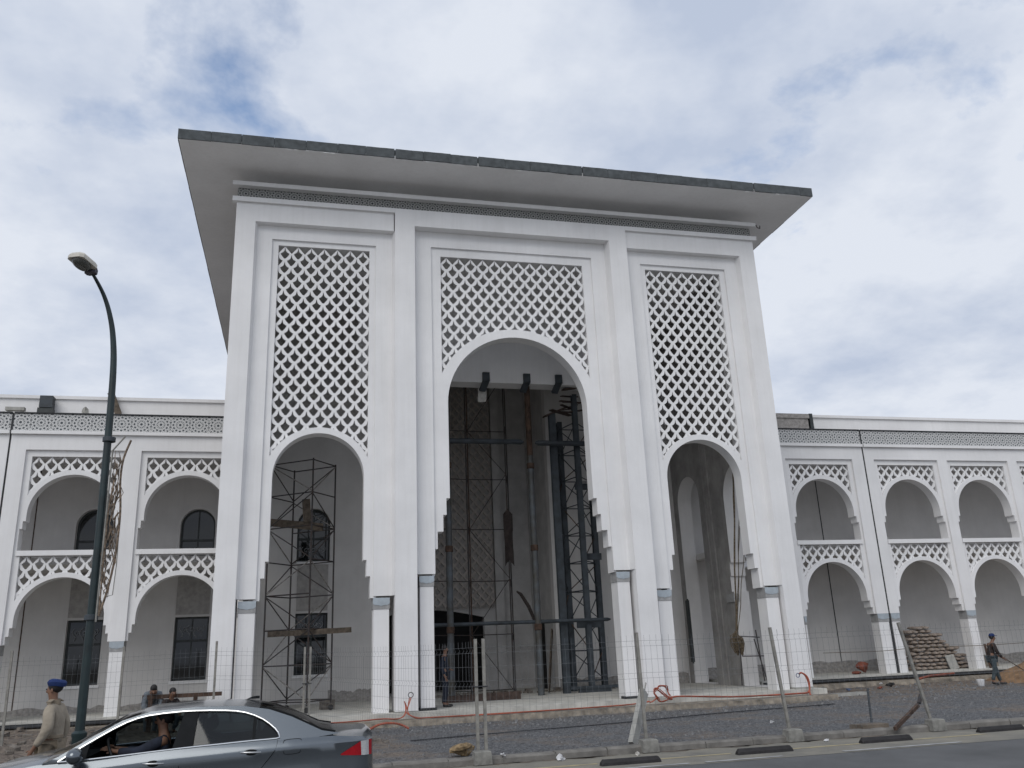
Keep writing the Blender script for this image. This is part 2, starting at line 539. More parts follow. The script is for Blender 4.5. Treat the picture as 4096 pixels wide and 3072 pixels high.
def obj(name, data, material=None, parent=None, smooth=False, loc=None, rot=None, angle=None, weld=False, recalc=True):
    me = data.mesh(name, smooth, recalc, angle, weld) if isinstance(data, MB) else data
    if material and not me.materials:
        me.materials.append(material)
    o = bpy.data.objects.new(name, me)
    COL.objects.link(o)
    if parent:
        o.parent = parent
    if loc:
        o.location = loc
    if rot:
        o.rotation_euler = rot
    return o


def tag(o, label, cat, group=None):
    o['label'] = label
    o['category'] = cat
    if group:
        o['group'] = group
    return o


def thing(name, label, cat, loc=(0, 0, 0), rz=0.0, group=None):
    o = bpy.data.objects.new(name, None)
    COL.objects.link(o)
    o.empty_display_size = 0.3
    o.location = loc
    o.rotation_euler = (0, 0, rz)
    return tag(o, label, cat, group)


def struct(name, data, material, **k):
    o = obj(name, data, material, **k)
    o['kind'] = 'structure'
    return o


def boxo(name, b, material, parent=None):
    return obj(name, MB().box(*b), material, parent)


def arc(cx, cz, r, a0, a1, n):
    return [(cx + r * math.cos(a0 + (a1 - a0) * i / n), cz + r * math.sin(a0 + (a1 - a0) * i / n)) for i in range(n + 1)]


# ------------------------------------------------------------------ ground, road, pavement
def hnoise(x, y, s=1.0):
    return (math.sin(x * 1.7 * s + 1.3) * math.sin(y * 2.3 * s + .7) + .6 * math.sin(x * 4.1 * s + y * 3.3 * s) + .4 * math.sin(x * 7.9 * s - y * 6.1 * s + 2)) / 2.0


struct('ground', MB().grid([[(-900, y, -0.55), (900, y, -0.55)] for y in (-900, 900)]), SOIL)
struct('road', MB().grid([[(x, y, -0.42) for x in range(-120, 121, 20)] for y in (-24.0, -10.82)]), ASPHALT)
struct('unseen_bounce_paving', MB().box(-120, 120, -90, -24.0, -0.5, -0.30), SLAB)  # unseen pale paving, added to bounce light up to the soffits
struct('parking_strip', MB().grid([[(x, y, -0.416) for x in range(-120, 121, 20)] for y in (-10.95, -8.95)]), STRIP)


def ground_h(x, y):
    h = -0.315 + 0.012 * hnoise(x, y) + 0.008 * hnoise(x * 3, y * 3)
    if x < -4.0:                                     # rubble heaped up in front of the left wing
        f = min(1, (-4.0 - x) / 5.0) * max(0, min(1, (y + 7.5) / 5.0))
        h += f * (0.16 + 0.10 * hnoise(x * 1.4, y * 1.3) + 0.05 * hnoise(x * 3.7, y * 4.1))
    if x > 12 and y > 1.5:
        h += 0.05 * min(1, (y - 1.5)) * (1 + hnoise(x * 2, y * 2))
    return h


rows = []
y = -8.74
while y < 5.0:
    rows.append([(x * 0.4 - 40, y, ground_h(x * 0.4 - 40, y)) for x in range(0, 211)])
    y += 0.4
struct('gravel_forecourt', MB().grid(rows), GRAVEL, smooth=True, angle=R(70))

kerb = struct('kerb', MB().box(-40, 40, -8.955, -8.75, -0.54, -0.325), CONCRETE)
for k in range(34):
    x0 = -14 + k * 1.0
    dz = random.uniform(-.012, .008); dyk = random.uniform(-.012, .012)
    mb = MB()
    x1 = x0 + 0.985
    yA, yB = -8.985 + dyk, -8.73 + dyk
    zt = -0.285 + dz
    prof = [(yA, -0.5), (yA + .005, zt - .035), (yA + .035, zt), (yB, zt), (yB, -0.5)]
    rr = [[(x, p[0], p[1] + random.uniform(-.006, .006)) for p in prof] for x in (x0, x0 + .33, x0 + .66, x1)]
    mb.grid(rr)
    mb.add([p for p in rr[0]], [(0, 1, 2, 3, 4)]); mb.add([p for p in rr[-1]], [(4, 3, 2, 1, 0)])
    obj('kerb_stone', mb, KERBM, kerb)
dirt = MB()
rd = random.Random(12)
for i in range(26):
    x = rd.uniform(-6, 12); w_ = rd.uniform(.3, 1.3); y0_ = -8.99
    n_ = 9
    lp_ = [(x + w_ * k / n_, y0_ - rd.uniform(.02, .22) * math.sin(math.pi * k / n_) - .004) for k in range(n_ + 1)]
    dirt.add([(p[0], p[1], -.4125) for p in lp_] + [(p[0], y0_ + .02, -.4125) for p in lp_], [(k, k + 1, n_ + 2 + k, n_ + 1 + k) for k in range(n_)])
o = obj('gutter_dirt', dirt, SOIL)
o['kind'] = 'stuff'; o['label'] = 'brown dirt washed along the foot of the kerb'; o['category'] = 'dirt'
# painted lines
yl = MB()
for a, b in ((-16, -1.55), (-0.5, 1.0), (2.1, 3.65), (4.85, 6.5), (7.7, 9.4), (10.4, 20)):
    yl.box(a, b, -10.02 + 0 * a, -9.92, -0.414, -0.411)
struct('faded_edge_line', yl, YELLOW)
wl_ = MB()
for a, b in ((-16, -9.5), (-7, -0.2), (0.1, 1.55), (2.75, 5.2), (6.8, 9.4), (11, 13.5)):
    wl_.box(a, b, -10.86, -10.76, -0.41, -0.406)
struct('white_lane_line', wl_, WHITEP)

# slab under the portal, step in front, slabs under the wings
slab = struct('portal_slab', MB().box(-9.7, 9.3, -0.28, 14.5, -0.16, 0.0), SLAB)
st = MB()
xs = [-9.9 + i * 0.4 for i in range(49)]
st.grid([[(x, -0.85 + .05 * hnoise(x * 2, 1), -0.42) for x in xs], [(x, -0.80 + .05 * hnoise(x * 2, 1), -0.17 + .02 * hnoise(x * 3, 2)) for x in xs],
         [(x, -0.2, -0.15) for x in xs]])
struct('rough_step', st, MASONRY)
for a, b, nm in ((-45, -9.0, 'wing_slab'), (9.3, 45, 'wing_slab')):
    w = struct(nm, MB().box(a, b, 3.72, 12, -0.02, 0.1), SLAB)
    mm = MB()
    xs = [a + i * 0.45 for i in range(int((b - a) / .45) + 1)]
    mm.grid([[(x, 3.45 + .06 * hnoise(x * 2.3, 4), -0.5) for x in xs], [(x, 3.62 + .05 * hnoise(x * 3.1, 5), -0.12) for x in xs], [(x, 3.9, -0.06) for x in xs]])
    struct('slab_footing', mm, MASONRY)
    struct('damp_proof_strip', MB().box(max(a, 9.35) if a > 0 else a, b if a > 0 else -9.75, 3.69, 3.719, -0.05, 0.055), BITUMEN)

# ------------------------------------------------------------------ carved lattice
HALF = [(0, .415), (.028, .35), (.045, .26), (.065, .20), (.095, .175), (.105, .125), (.155, .105), (.215, .062), (.345, 0.0),
        (.300, -.06), (.285, -.125), (.225, -.165), (.205, -.225), (.145, -.25), (.115, -.305), (.07, -.345), (.0, -.36)]
HOLE = HALF + [(-x, z) for x, z in reversed(HALF[1:-1])]


def lattice(x0, x1, z1, zmin, nx, pz, y0, y1, circ, hole=HOLE, wob=True):
    """panel of pointed leaf openings on a diagonal grid; circ=(cx,cz,r) keeps it outside the arch band"""
    mb = MB()
    px = (x1 - x0) / nx
    n = len(hole)
    out_ = [(x * .5 / (abs(x) + abs(z)), z * .5 / (abs(x) + abs(z))) for x, z in hole]
    row = 0
    while True:
        zc_ = z1 - pz * 0.5 * (row + 1)
        if zc_ < zmin - pz * .5:
            break
        if row % 2 == 0:
            cs_ = [x0 + (i + .5) * px for i in range(nx)]
        else:
            cs_ = [x0 + i * px for i in range(nx + 1)]
        for c in cs_:
            if circ:
                far = max(math.hypot(c + sx * px * .5 - circ[0], zc_ + sz * pz * .5 - circ[1]) for sx, sz in ((1, 0), (-1, 0), (0, 1), (0, -1)))
                if far < circ[2]:
                    continue
            fo = []; fi = []
            for src, dst in ((out_, fo), (hole, fi)):
                for x, z in src:
                    X = c + x * px; Z = zc_ + z * pz
                    X = min(max(X, x0 - .03), x1 + .03)
                    Z = max(Z, zmin - .25)
                    if circ:
                        d = math.hypot(X - circ[0], Z - circ[1])
                        if d < circ[2]:
                            X = circ[0] + (X - circ[0]) * circ[2] / d
                            Z = circ[1] + (Z - circ[1]) * circ[2] / d
                    dst.append((X, Z))
            vs = [(p[0], y0, p[1]) for p in fo] + [(p[0], y0, p[1]) for p in fi] + [(p[0], y1, p[1]) for p in fi] + [(p[0], y1, p[1]) for p in fo]
            fs = []
            for i in range(n):
                j = (i + 1) % n
                fs += [(i, j, n + j, n + i), (n + i, n + j, 2 * n + j, 2 * n + i), (2 * n + i, 2 * n + j, 3 * n + j, 3 * n + i)]
            mb.add(vs, fs)
        row += 1
    return mb


def lat_loop(cx, h, zt, cz, r, zcorner, n=28):
    """opening that the lattice fills: rectangle above an arch band"""
    a = math.atan2(zcorner - cz, h)
    pts = arc(cx, cz, r, a, math.pi - a, n)
    return [(cx - h, zt), (cx + h, zt)] + pts


def arch_notch(cx, zb, steps, h0, zs, n=36):
    """from right foot over the arch to the left foot; steps=[(z,halfwidth below z)] from the top down"""
    rt = []
    hs = [h0] + [s_[1] for s_ in steps]
    zz = [s_[0] for s_ in steps]
    rt.append((hs[-1], zb))
    for i in range(len(steps) - 1, -1, -1):
        rt.append((hs[i + 1], zz[i])); rt.append((hs[i], zz[i]))
    pts = [(cx + x, z) for x, z in rt]
    pts += arc(cx, zs, h0, 0, math.pi, n)
    pts += [(cx - x, z) for x, z in reversed(rt)]
    return pts


# ------------------------------------------------------------------ windows
def window(parent, cx, z0, z1, h, arched, y, reveal=0.22):
    """window set back in a wall whose face is at y: frame, mullion, dark pane, pale tubes imitating reflections"""
    w = thing('window', '', '')
    del w['label'], w['category']
    w.parent = parent
    yi = y + reveal
    zs = z1 - h if arched else z1
    t = 0.07

    def outline(k):
        if arched:
            return [(cx + h - k, z0 + k)] + arc(cx, zs, h - k, 0, math.pi, 20) + [(cx - h + k, z0 + k)]
        return [(cx + h - k, z0 + k), (cx + h - k, z1 - k), (cx - h + k, z1 - k), (cx - h + k, z0 + k)]
    obj('frame', MB().plate([outline(0.0), outline(t)], yi - .03, yi + .05), FRAME, w)
    obj('pane', MB().plate([outline(t - .01)], yi + .005, yi + .025), PANE, w)
    tr = MB().box(cx - h + t - .01, cx + h - t + .01, yi - .025, yi + .04, (z0 + (zs - z0) * .62) - .04, (z0 + (zs - z0) * .62) + .04)
    tr.box(cx - .025, cx + .025, yi - .02, yi + .04, z0 + t, z1 - t - .01)
    obj('mullion', tr, FRAME, w)
    g = MB()
    zm = z0 + (zs - z0) * .62
    zlo, zhi = (z0 + .1, zm - .1) if arched else (zm + .05, z1 - .12)
    for i in range(4):
        xx = cx - h + .22 + i * (2 * h - .44) / 3
        pts = []
        for q in range(13):
            f = q / 12
            pts.append((xx + .06 * math.sin(f * 6.28 + i), yi - .045, zlo + (zhi - zlo) * (.12 + .6 * f + .06 * math.sin(i * 2.1))))
        g.tube(pts, .012, 4)
    for i in range(3):
        xx = cx - h + .33 + i * (2 * h - .66) / 2
        g.tube([(xx + .10 * math.cos(a * .7) * (1 - a / 11), yi - .045, (zlo + zhi) / 2 + .10 * math.sin(a * .7) * (1 - a / 11)) for a in range(10)], .011, 4)
    obj('reflection_scrolls', g, REFLECT, w)  # pale scroll tubes stand in for reflections in the glass
    s = MB().box(cx - h - .06, cx + h + .06, y - .05, y + reveal - .02, z0 - .1, z0 - .002)
    obj('sill', s, PLASTER, w)
    return w


def win_loop(cx, z0, z1, h, arched):
    if arched:
        return [(cx + h, z0)] + arc(cx, z1 - h, h, 0, math.pi, 20) + [(cx - h, z0)]
    return [(cx + h, z0), (cx + h, z1), (cx - h, z1), (cx - h, z0)]


# ------------------------------------------------------------------ the portal
portal = thing('gate_portal', 'tall white gate portal with three arches, carved lattice panels and wide flat roof', 'building')
X0 = 9.0; X1 = 8.406; X2 = 4.02; X3 = 3.38
ZS, ZC = 14.80, 14.985
# outer face: side sections (flush 0) and the centre section 10 cm proud
for s in (-1, 1):
    a, b = (X2, X0)
    loop = [(s * X2, 3.26), (s * X2, 15.43), (s * X0, 15.43), (s * X0, -0.16), (s * X1, -0.16), (s * X1, ZS), (s * (X2 + .002), ZS), (s * (X2 + .002), 3.26)]
    loop = [(s * (X2 + .03), ZS), (s * (X2 + .03), 15.43), (s * X0, 15.43), (s * X0, -0.16), (s * X1, -0.16), (s * X1, ZS)]
    obj('side_pier_wall', MB().plate([loop], 0.0, 0.80), PLASTER, portal)
loop = [(-X2, -0.2), (-X2, 15.585), (X2, 15.585), (X2, -0.2), (X3, -0.2), (X3, ZC), (-X3, ZC), (-X3, -0.2)]
obj('centre_pier_wall', MB().plate([loop], -0.10, 0.80), PLASTER, portal)


def bay(cx, xl, xr, ztop, hf, zf, hl, zl, nx, h0, zs, steps, zb, rc, rz, zcorner, ycol, yA):
    """one recessed bay: splayed reveal, frame, inner frame with arch, lattice"""
    s_ = 0.075
    yb = 0.24
    path = [(xl, zb + .05), (xl, ztop), (xr, ztop), (xr, zb + .05)]
    inner = [(xl + s_, zb + .05), (xl + s_, ztop - .004), (xr - s_, ztop - .004), (xr - s_, zb + .05)]
    mb = MB()
    for i in range(3):
        a, b = path[i], path[i + 1]; c, d = inner[i], inner[i + 1]
        mb.add([(a[0], yA + .004, a[1]), (b[0], yA + .004, b[1]), (d[0], yb, d[1]), (c[0], yb, c[1])], [(0, 1, 2, 3)])
    for i in (0, 3):
        a, c = path[i], inner[i]
        mb.add([(a[0], yA + .004, a[1]), (c[0], yb, c[1]), (a[0], yb + .3, a[1])], [(0, 1, 2)])
    obj('splayed_reveal', mb, PLASTER, portal)
    l, r_ = xl + s_ - .01, xr - s_ + .01
    L = [(l, zb + .05), (l, ztop + .01), (r_, ztop + .01), (r_, zb + .05), (cx + hf, zb + .05), (cx + hf, zf), (cx - hf, zf), (cx - hf, zb + .05)]
    obj('outer_frame', MB().plate([L], yb, yb + .07), PLASTER, portal)
    H = hf + .08
    L = [(cx - H, zb), (cx - H, zf + .08), (cx + H, zf + .08), (cx + H, zb)] + arch_notch(cx, zb, steps, h0, zs)
    hole = lat_loop(cx, hl, zl, rz, rc, zcorner)
    obj('arch_screen', MB().plate([L, hole], 0.313, 0.80), PLASTER, portal)
    # backing returns beside the frame so that nothing is hollow above the columns
    for q, w_ in ((l + .003, cx - H), (cx + H, r_ - .003)):
        boxo('jamb_core', (q, w_, .318, .795, zb + .06, ztop - .05), PLASTER, portal)
    pz = 0.493
    obj('lattice', lattice(cx - hl, cx + hl, zl, zcorner, nx, pz, 0.375, 0.425, (cx, rz, rc - .05)), PLASTER, portal)


SIDE_STEPS = [(4.22, 1.43), (3.75, 1.54)]
for s in (-1, 1):
    cx = s * 6.245
    xl, xr = (-X1, -X2) if s < 0 else (X2, X1)
    bay(cx, xl, xr, ZS, 1.633, 14.34, 1.435, 14.166, 7, 1.335, 6.68, SIDE_STEPS, 3.13, 1.586, 6.61, 7.29, .24, 0.0)
bay(0.0, -X3, X3, ZC, 2.80, 14.438, 2.474, 14.145, 12, 2.31, 9.07, [(6.04, 2.42), (5.53, 2.525), (5.025, 2.705), (4.51, 2.80)], 3.72, 2.726, 8.934, 10.05, .24, -0.10)


def column(parent, x0, x1, y0, y1, zt, zc0, zb=0.0):
    c = obj('column', MB().box(x0 + .015, x1 - .015, y0 + .01, y1, zb, zc0), PLASTER, parent)
    k = obj('capital', MB().box(x0, x1, y0 - .005, y1 - .02, zc0 + .002, zt - .004), CAPSTONE, parent)
    n = 8
    zm = zc0 + (zt - zc0) * .45
    lo = [(x0 - .004 + (x1 - x0 + .008) * i / n, zm - .05 * math.sin(math.pi * i / n) + .012 * math.sin(i * 2.3 + x0 * 5)) for i in range(n + 1)]
    obj('flashing', MB().plate([lo + [(x1 + .004, zt - .006), (x0 - .004, zt - .006)]], y0 - .016, y0 - .008), ZINC, k)


for s in (-1, 1):
    c = s * 6.245
    for q in (-1, 1):
        a, b = sorted((c + q * 1.62, c + q * 2.095))
        column(portal, a, b, .2, .78, 3.13, 2.805)
    a, b = sorted((s * 2.85, s * 3.28))
    column(portal, a, b, .2, .78, 3.72, 3.41)
    # bitumen-coated feet, and dark filler behind the slot between column and pier
    boxo('column_foot', (a - .03, b + .03, .14, .5, -.005, .07), BITUMEN, portal)

for s in (-1, 1):
    boxo('pier_plinth', tuple(sorted((s * 8.385, s * 9.02))) + (-.025, .40, -.5, .06), CONCRETE, portal)
    boxo('pier_plinth', tuple(sorted((s * 3.365, s * 4.035))) + (-.12, .40, -.3, .035), CONCRETE, portal)
# entablature
core = MB().box(-8.99, 8.99, 0.10, 0.80, 15.43, 16.10).box(-8.6, 8.6, 0.62, 0.80, 16.10, 16.489)
obj('frieze_wall', core, PLASTER, portal)
for s in (-1, 1):
    a, b = sorted((s * (X2 + .003), s * 9.13))
    boxo('lower_moulding', (a, b, -.098, .098, 15.432, 15.59), PLASTER, portal)
boxo('upper_moulding', (-9.15, 9.15, -.13, .095, 15.975, 16.12), PLASTER, portal)
tile_me = MB().box(-.247, .247, -.02, .0, -.185, .185).mesh('frieze_tile')
tile_me.materials.append(TILE_P)
for i in range(36):
    obj('frieze_tile', tile_me, None, portal, loc=(-8.75 + i * 0.5, .093 + random.uniform(0, .004), 15.787))
# roof slab with a row of blocks along its edge
roof = obj('roof', MB().box(-10.62, 10.62, -1.62, 18.0, 16.49, 16.60), PLASTER, portal)
boxo('roof_core', (-10.52, 10.52, -1.60, 17.9, 16.601, 16.815), BLOCK, roof)
x = -10.64
while x < 10.55:
    w_ = random.uniform(.84, .96)
    x2 = min(x + w_, 10.64)
    if 10.64 - x2 < .3:
        x2 = 10.64
    g_ = random.choice((.008, .010, .014, .035)) 
    z0_ = 16.50 + random.uniform(-.008, .012); z1_ = 16.827 + random.uniform(-.006, .006)
    yy = -1.655 + random.uniform(-.012, .008)
    mb = MB()
    nseg = 6
    fr = []
    for k in range(nseg + 1):
        X = x + (x2 - g_ - x) * k / nseg
        fr.append([(X, yy + .15, z0_), (X, yy, z0_ + random.uniform(-.006, .006)), (X, yy, z1_ + random.uniform(-.003, .003)), (X, yy + .15, z1_)])
    mb.grid(fr)
    mb.add(fr[0], [(0, 1, 2, 3)]); mb.add(fr[-1], [(3, 2, 1, 0)])
    obj('edge_block', mb, BLOCK, roof)
    x = x2
for s in (-1, 1):
    y = -1.5
    while y < 17.8:
        a, b = sorted((s * 10.50, s * 10.65))
        boxo('edge_block', (a, b, y, y + .88, 16.505 + random.uniform(-.01, .015), 16.82), BLOCK, roof)
        y += .9
for i in range(34):
    x = random.uniform(-10.5, 10.4)
    boxo('mortar_drip', (x, x + random.uniform(.08, .24), -1.63, -1.50, 16.47 + random.uniform(0, .012), 16.489), PLASTER, roof)
obj('roof_hook', MB().tube([(9.12, -.2, 16.0), (9.16, -.2, 15.9), (9.25, -.22, 15.86), (9.27, -.2, 15.98)], .02, 5), SCAF, portal)

# porch: side walls with arches, back wall, ceiling, central recess
for s in (-1, 1):
    mb = MB()
    outer = [(.802, -.1), (.802, 16.48), (17.6, 16.48), (17.6, -.1)]
    h1 = [(p[0], p[1]) for p in arch_notch(2.12, 0.012, [(4.22, 1.27), (3.75, 1.34), (3.2, 1.20)], 1.18, 6.5, 24)]
    h2 = [(p[0], p[1]) for p in arch_notch(6.3, 0.012, [], 0.98, 6.95, 24)]
    mb.plate([outer, h1, h2], 0.0, 0.58)
    mb.v = [((s * (8.41 + v[1])), v[0], v[2]) for v in mb.v]
    me_ = mb.mesh('side_wall')
    me_.materials.append(PLASTER_IN); me_.materials.append(CEMENT)
    for p_ in me_.polygons:
        if abs(p_.normal.x) > .7:
            p_.material_index = 1
    obj('side_wall', me_, None, portal)
    boxo('side_capital', tuple(sorted((s * 8.37, s * 8.60))) + (3.30, 3.86, 2.85, 3.13), CAPSTONE, portal)
    pl = MB()
    pl.box(*sorted((s * 8.36, s * 8.409)), 4.35, 4.7, 0, 14.9)
    pl.box(*sorted((s * 8.33, s * 8.409)), 4.72, 5.15, 0, 14.9)
    obj('pilaster', pl, CEMENT, portal)
boxo('porch_ceiling', (-8.42, 8.42, .80, 7.72, 15.0, 15.3), PLASTER, portal)
YW = 7.7
holes = []
for s in (-1, 1):
    holes.append(win_loop(s * 6.24, .975, 3.11, .575, False))
    holes.append(win_loop(s * 6.24, 4.96, 6.93, .60, True))
notch = [(3.0, 0.0), (3.0, 13.6), (-3.95, 13.6), (-3.95, 0.0)]
outer = [(-8.409, 0.0), (-8.409, 15.05), (8.409, 15.05), (8.409, 0.0)] + notch
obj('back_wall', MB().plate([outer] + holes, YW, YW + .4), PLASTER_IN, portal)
for s in (-1, 1):
    window(portal, s * 6.24, .975, 3.11, .575, False, YW)
    window(portal, s * 6.24, 4.96, 6.93, .60, True, YW)
    boxo('spandrel_panel', (s * 6.24 - .56, s * 6.24 + .56, YW - .025, YW - .002, 3.19, 4.84), SPANDREL, portal)
    # raised surround of the arched window
    ring = MB().plate([arc(s * 6.24, 6.33, .74, 0, math.pi, 20), ], YW - .05, YW - .003)
    a_o = [(s * 6.24 + .74, 4.9)] + arc(s * 6.24, 6.33, .74, 0, math.pi, 20) + [(s * 6.24 - .74, 4.9), (s * 6.24 - .602, 4.9)] + list(reversed(arc(s * 6.24, 6.33, .602, 0, math.pi, 20))) + [(s * 6.24 + .602, 4.9)]
    obj('window_surround', MB().plate([a_o], YW - .05, YW - .003), PLASTER_IN, portal)
    # side walls of the central recess
    xr_ = 3.0 if s > 0 else -3.95
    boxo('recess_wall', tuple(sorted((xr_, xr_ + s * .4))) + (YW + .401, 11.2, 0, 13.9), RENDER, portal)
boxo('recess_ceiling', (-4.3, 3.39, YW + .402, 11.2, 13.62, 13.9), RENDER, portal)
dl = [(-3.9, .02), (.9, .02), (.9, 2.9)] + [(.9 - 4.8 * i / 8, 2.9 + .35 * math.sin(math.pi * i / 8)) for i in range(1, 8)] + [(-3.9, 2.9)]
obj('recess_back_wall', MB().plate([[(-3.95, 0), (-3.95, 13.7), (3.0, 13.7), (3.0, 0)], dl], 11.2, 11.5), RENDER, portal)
boxo('painted_doorway_dark', (-4.2, 3.0, 12.6, 12.8, 0, 4), VOID, portal)  # black sheet, darkness beyond the doorway put into its colour
boxo('painted_side_doorway', (2.94, 2.998, 9.3, 10.3, 0.0, 2.6), VOID, portal)  # black slab on the wall paints the dark of an opening
# deep transverse lintel across the centre of the porch
boxo('porch_lintel', (-4.9, 4.9, 4.4, 5.1, 11.10, 14.999), PLASTER, portal)
DARKLAT = mat('aged_lattice', (0.45, 0.41, 0.38), 0.95, 0.12, 5, 0.2, 30)
small = [(x * .95, z * .95) for x, z in ((0, .40), (.10, .20), (.34, 0), (.2, -.18), (0, -.37), (-.2, -.18), (-.34, 0), (-.10, .20))]
obj('recess_lattice', lattice(-3.9, 1.35, 13.0, 3.5, 14, .42, 11.05, 11.12, None, hole=small), DARKLAT, portal)
boxo('recess_lattice_backing', (-3.9, 1.35, 11.14, 11.19, 3.3, 13.1), SPANDREL, portal)
boxo('recess_pilaster', (1.4, 1.75, 10.95, 11.19, 0.0, 13.1), RENDER, portal)

# ------------------------------------------------------------------ the wings
YF = 4.4
WSTEP_U = [(6.04, 1.36), (5.80, 1.43)]
WSTEP_L = [(2.784, 1.36), (2.534, 1.44)]


def wing_bay_meshes():
    H = 1.575
    outer = [(-H, 2.29), (-H, 8.42), (H, 8.42), (H, 2.29)] + arch_notch(0, 2.29, WSTEP_L, 1.28, 3.0, 30)
    up_open = arch_notch(0, 5.115, WSTEP_U, 1.28, 6.26, 30)
    lu = lat_loop(0, 1.325, 8.13, 6.235, 1.465, 6.86)
    ll = lat_loop(0, 1.325, 4.95, 2.97, 1.458, 3.58)
    screen = MB().plate([outer, up_open, lu, ll], .09, .5).mesh('arch_screen')
    la = lattice(-1.325, 1.325, 8.13, 6.86, 7, .47, .155, .215, (0, 6.235, 1.415)).mesh('lattice')
    lb = lattice(-1.325, 1.325, 4.95, 3.58, 7, .47, .155, .215, (0, 2.97, 1.408)).mesh('lattice')
    sill = MB().box(-1.44, 1.44, .04, .52, 4.955, 5.113).mesh('sill')
    return screen, la, lb, sill


W_SCREEN, W_LU, W_LL, W_SILL = wing_bay_meshes()
for me in (W_SCREEN, W_LU, W_LL, W_SILL):
    me.materials.append(PLASTER)


def wing(label, side, centres, segs, joint, winbays, backx):
    w = thing('arcade_wing', label, 'building', (0, 0, 0))
    for (a, b) in segs:
        cs_ = sorted(c for c in centres if a < c < b)
        lp = [(a, 2.285), (a, 8.835), (b, 8.835), (b, 2.285)]
        for c in reversed(cs_):
            lp += [(c + 1.51, 2.285), (c + 1.51, 8.335), (c - 1.51, 8.335), (c - 1.51, 2.285)]
        obj('arcade_wall', MB().plate([lp], YF, YF + .495), PLASTER, w)
        boxo('cornice_moulding', (a, b, YF - .10, YF + .49, 8.84, 8.945), PLASTER, w)
        boxo('frieze_wall', (a, b, YF + .02, YF + .49, 8.947, 9.53), PLASTER, w)
        boxo('coping_strip', (a, b, YF - .04, YF + .49, 9.535, 9.575), BITUMEN, w)
        # piers: column and capital under each pier end
        edges = [a] + [v for c in cs_ for v in (c - 1.51, c + 1.51)] + [b]
        for i in range(0, len(edges), 2):
            x0_, x1_ = edges[i], edges[i + 1]
            if x1_ - x0_ < .12 or x1_ - x0_ > 1.2:
                continue
            column(w, x0_ + .02, x1_ - .02, YF + .005, YF + .47, 2.285, 1.98, 0.098)
    for c in centres:
        for nm, me in (('arch_screen', W_SCREEN), ('lattice', W_LU), ('lattice', W_LL), ('sill', W_SILL)):
            obj(nm, me, None, w, loc=(c, YF, 0))
    tm = MB().box(-.302, .302, -.022, 0.0, -.292, .292).mesh('frieze_tile')
    tm.materials.append(TILE_W)
    lo, hi = min(s_[0] for s_ in segs), max(s_[1] for s_ in segs)
    n = int((hi - lo) / .61)
    for i in range(n):
        xc = lo + .305 + i * .61 if side < 0 else lo + .305 + i * .61
        if any(abs(xc - j) < .26 for j in joint):
            xc += 0.0
        o = obj('frieze_tile', tm, None, w, loc=(xc, YF + .018 + random.uniform(0, .006), 9.238))
    for j in joint:
        boxo('joint_filler', (j - .045, j + .045, YF + .02, YF + .40, .1, 8.94), BITUMEN, w)
        boxo('joint_cover', (j - .032, j + .032, YF - .012, YF - .006, 8.95, 9.53), BITUMEN, w)
    # gallery: ceiling, floor between the storeys, back wall with windows
    a, b = backx
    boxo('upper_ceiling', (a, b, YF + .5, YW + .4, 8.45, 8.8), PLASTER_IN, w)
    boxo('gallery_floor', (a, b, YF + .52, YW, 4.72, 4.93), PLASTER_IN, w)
    hl = []
    for c in winbays:
        hl.append(win_loop(c + .06, .975, 3.11, .575, False)); hl.append(win_loop(c + .06, 4.96, 6.93, .60, True))
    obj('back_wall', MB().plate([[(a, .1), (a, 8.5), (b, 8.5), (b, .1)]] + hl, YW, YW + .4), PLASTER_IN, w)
    boxo('painted_room_dark', (a, b, YW + 1.6, YW + 1.7, .1, 8.5), VOID, w)  # black sheet painting the darkness of the rooms behind
    for c in winbays:
        c = c + .06
        window(w, c, .975, 3.11, .575, False, YW); window(w, c, 4.96, 6.93, .60, True, YW)
        boxo('spandrel_panel', (c - .56, c + .56, YW - .025, YW - .002, 3.19, 4.70), SPANDREL, w)
        a_o = [(c + .74, 4.94)] + arc(c, 6.33, .74, 0, math.pi, 20) + [(c - .74, 4.94), (c - .602, 4.94)] + list(reversed(arc(c, 6.33, .602, 0, math.pi, 20))) + [(c + .602, 4.94)]
        obj('window_surround', MB().plate([a_o], YW - .05, YW - .003), PLASTER_IN, w)
    # roof and set-back parapet
    boxo('flat_roof', (a, b, YF + .492, 12, 8.85, 9.50), MORTAR, w)
    boxo('parapet', (a, b, 7.3, 7.7, 9.49, 10.86), PLASTER, w)
    boxo('parapet_coping', (a, b, 7.22, 7.76, 10.862, 10.98), PLASTER, w)
    return w


WL = wing('long white two storey arcade wing left of the portal, windows behind its arches', -1, [-10.415, -13.89, -17.91, -21.39, -24.87],
          [(-15.87, -8.70), (-30.0, -15.93)], [-15.9], [-10.415, -13.89, -17.91, -21.39], (-30, -9.0))
WR = wing('long white two storey arcade wing right of the portal, blank wall behind its arches', 1, [10.21, 13.366, 17.395, 20.877, 24.36, 27.84, 31.32],
          [(8.65, 15.395), (15.465, 36.0)], [15.43], [], (9.0, 36))
boxo('wall_joint', (15.21, 15.25, YW - .012, YW - .002, .1, 8.4), BITUMEN, WR)
boxo('wall_joint', (-15.80, -15.765, YW - .012, YW - .002, .1, 8.4), RUST, WL)


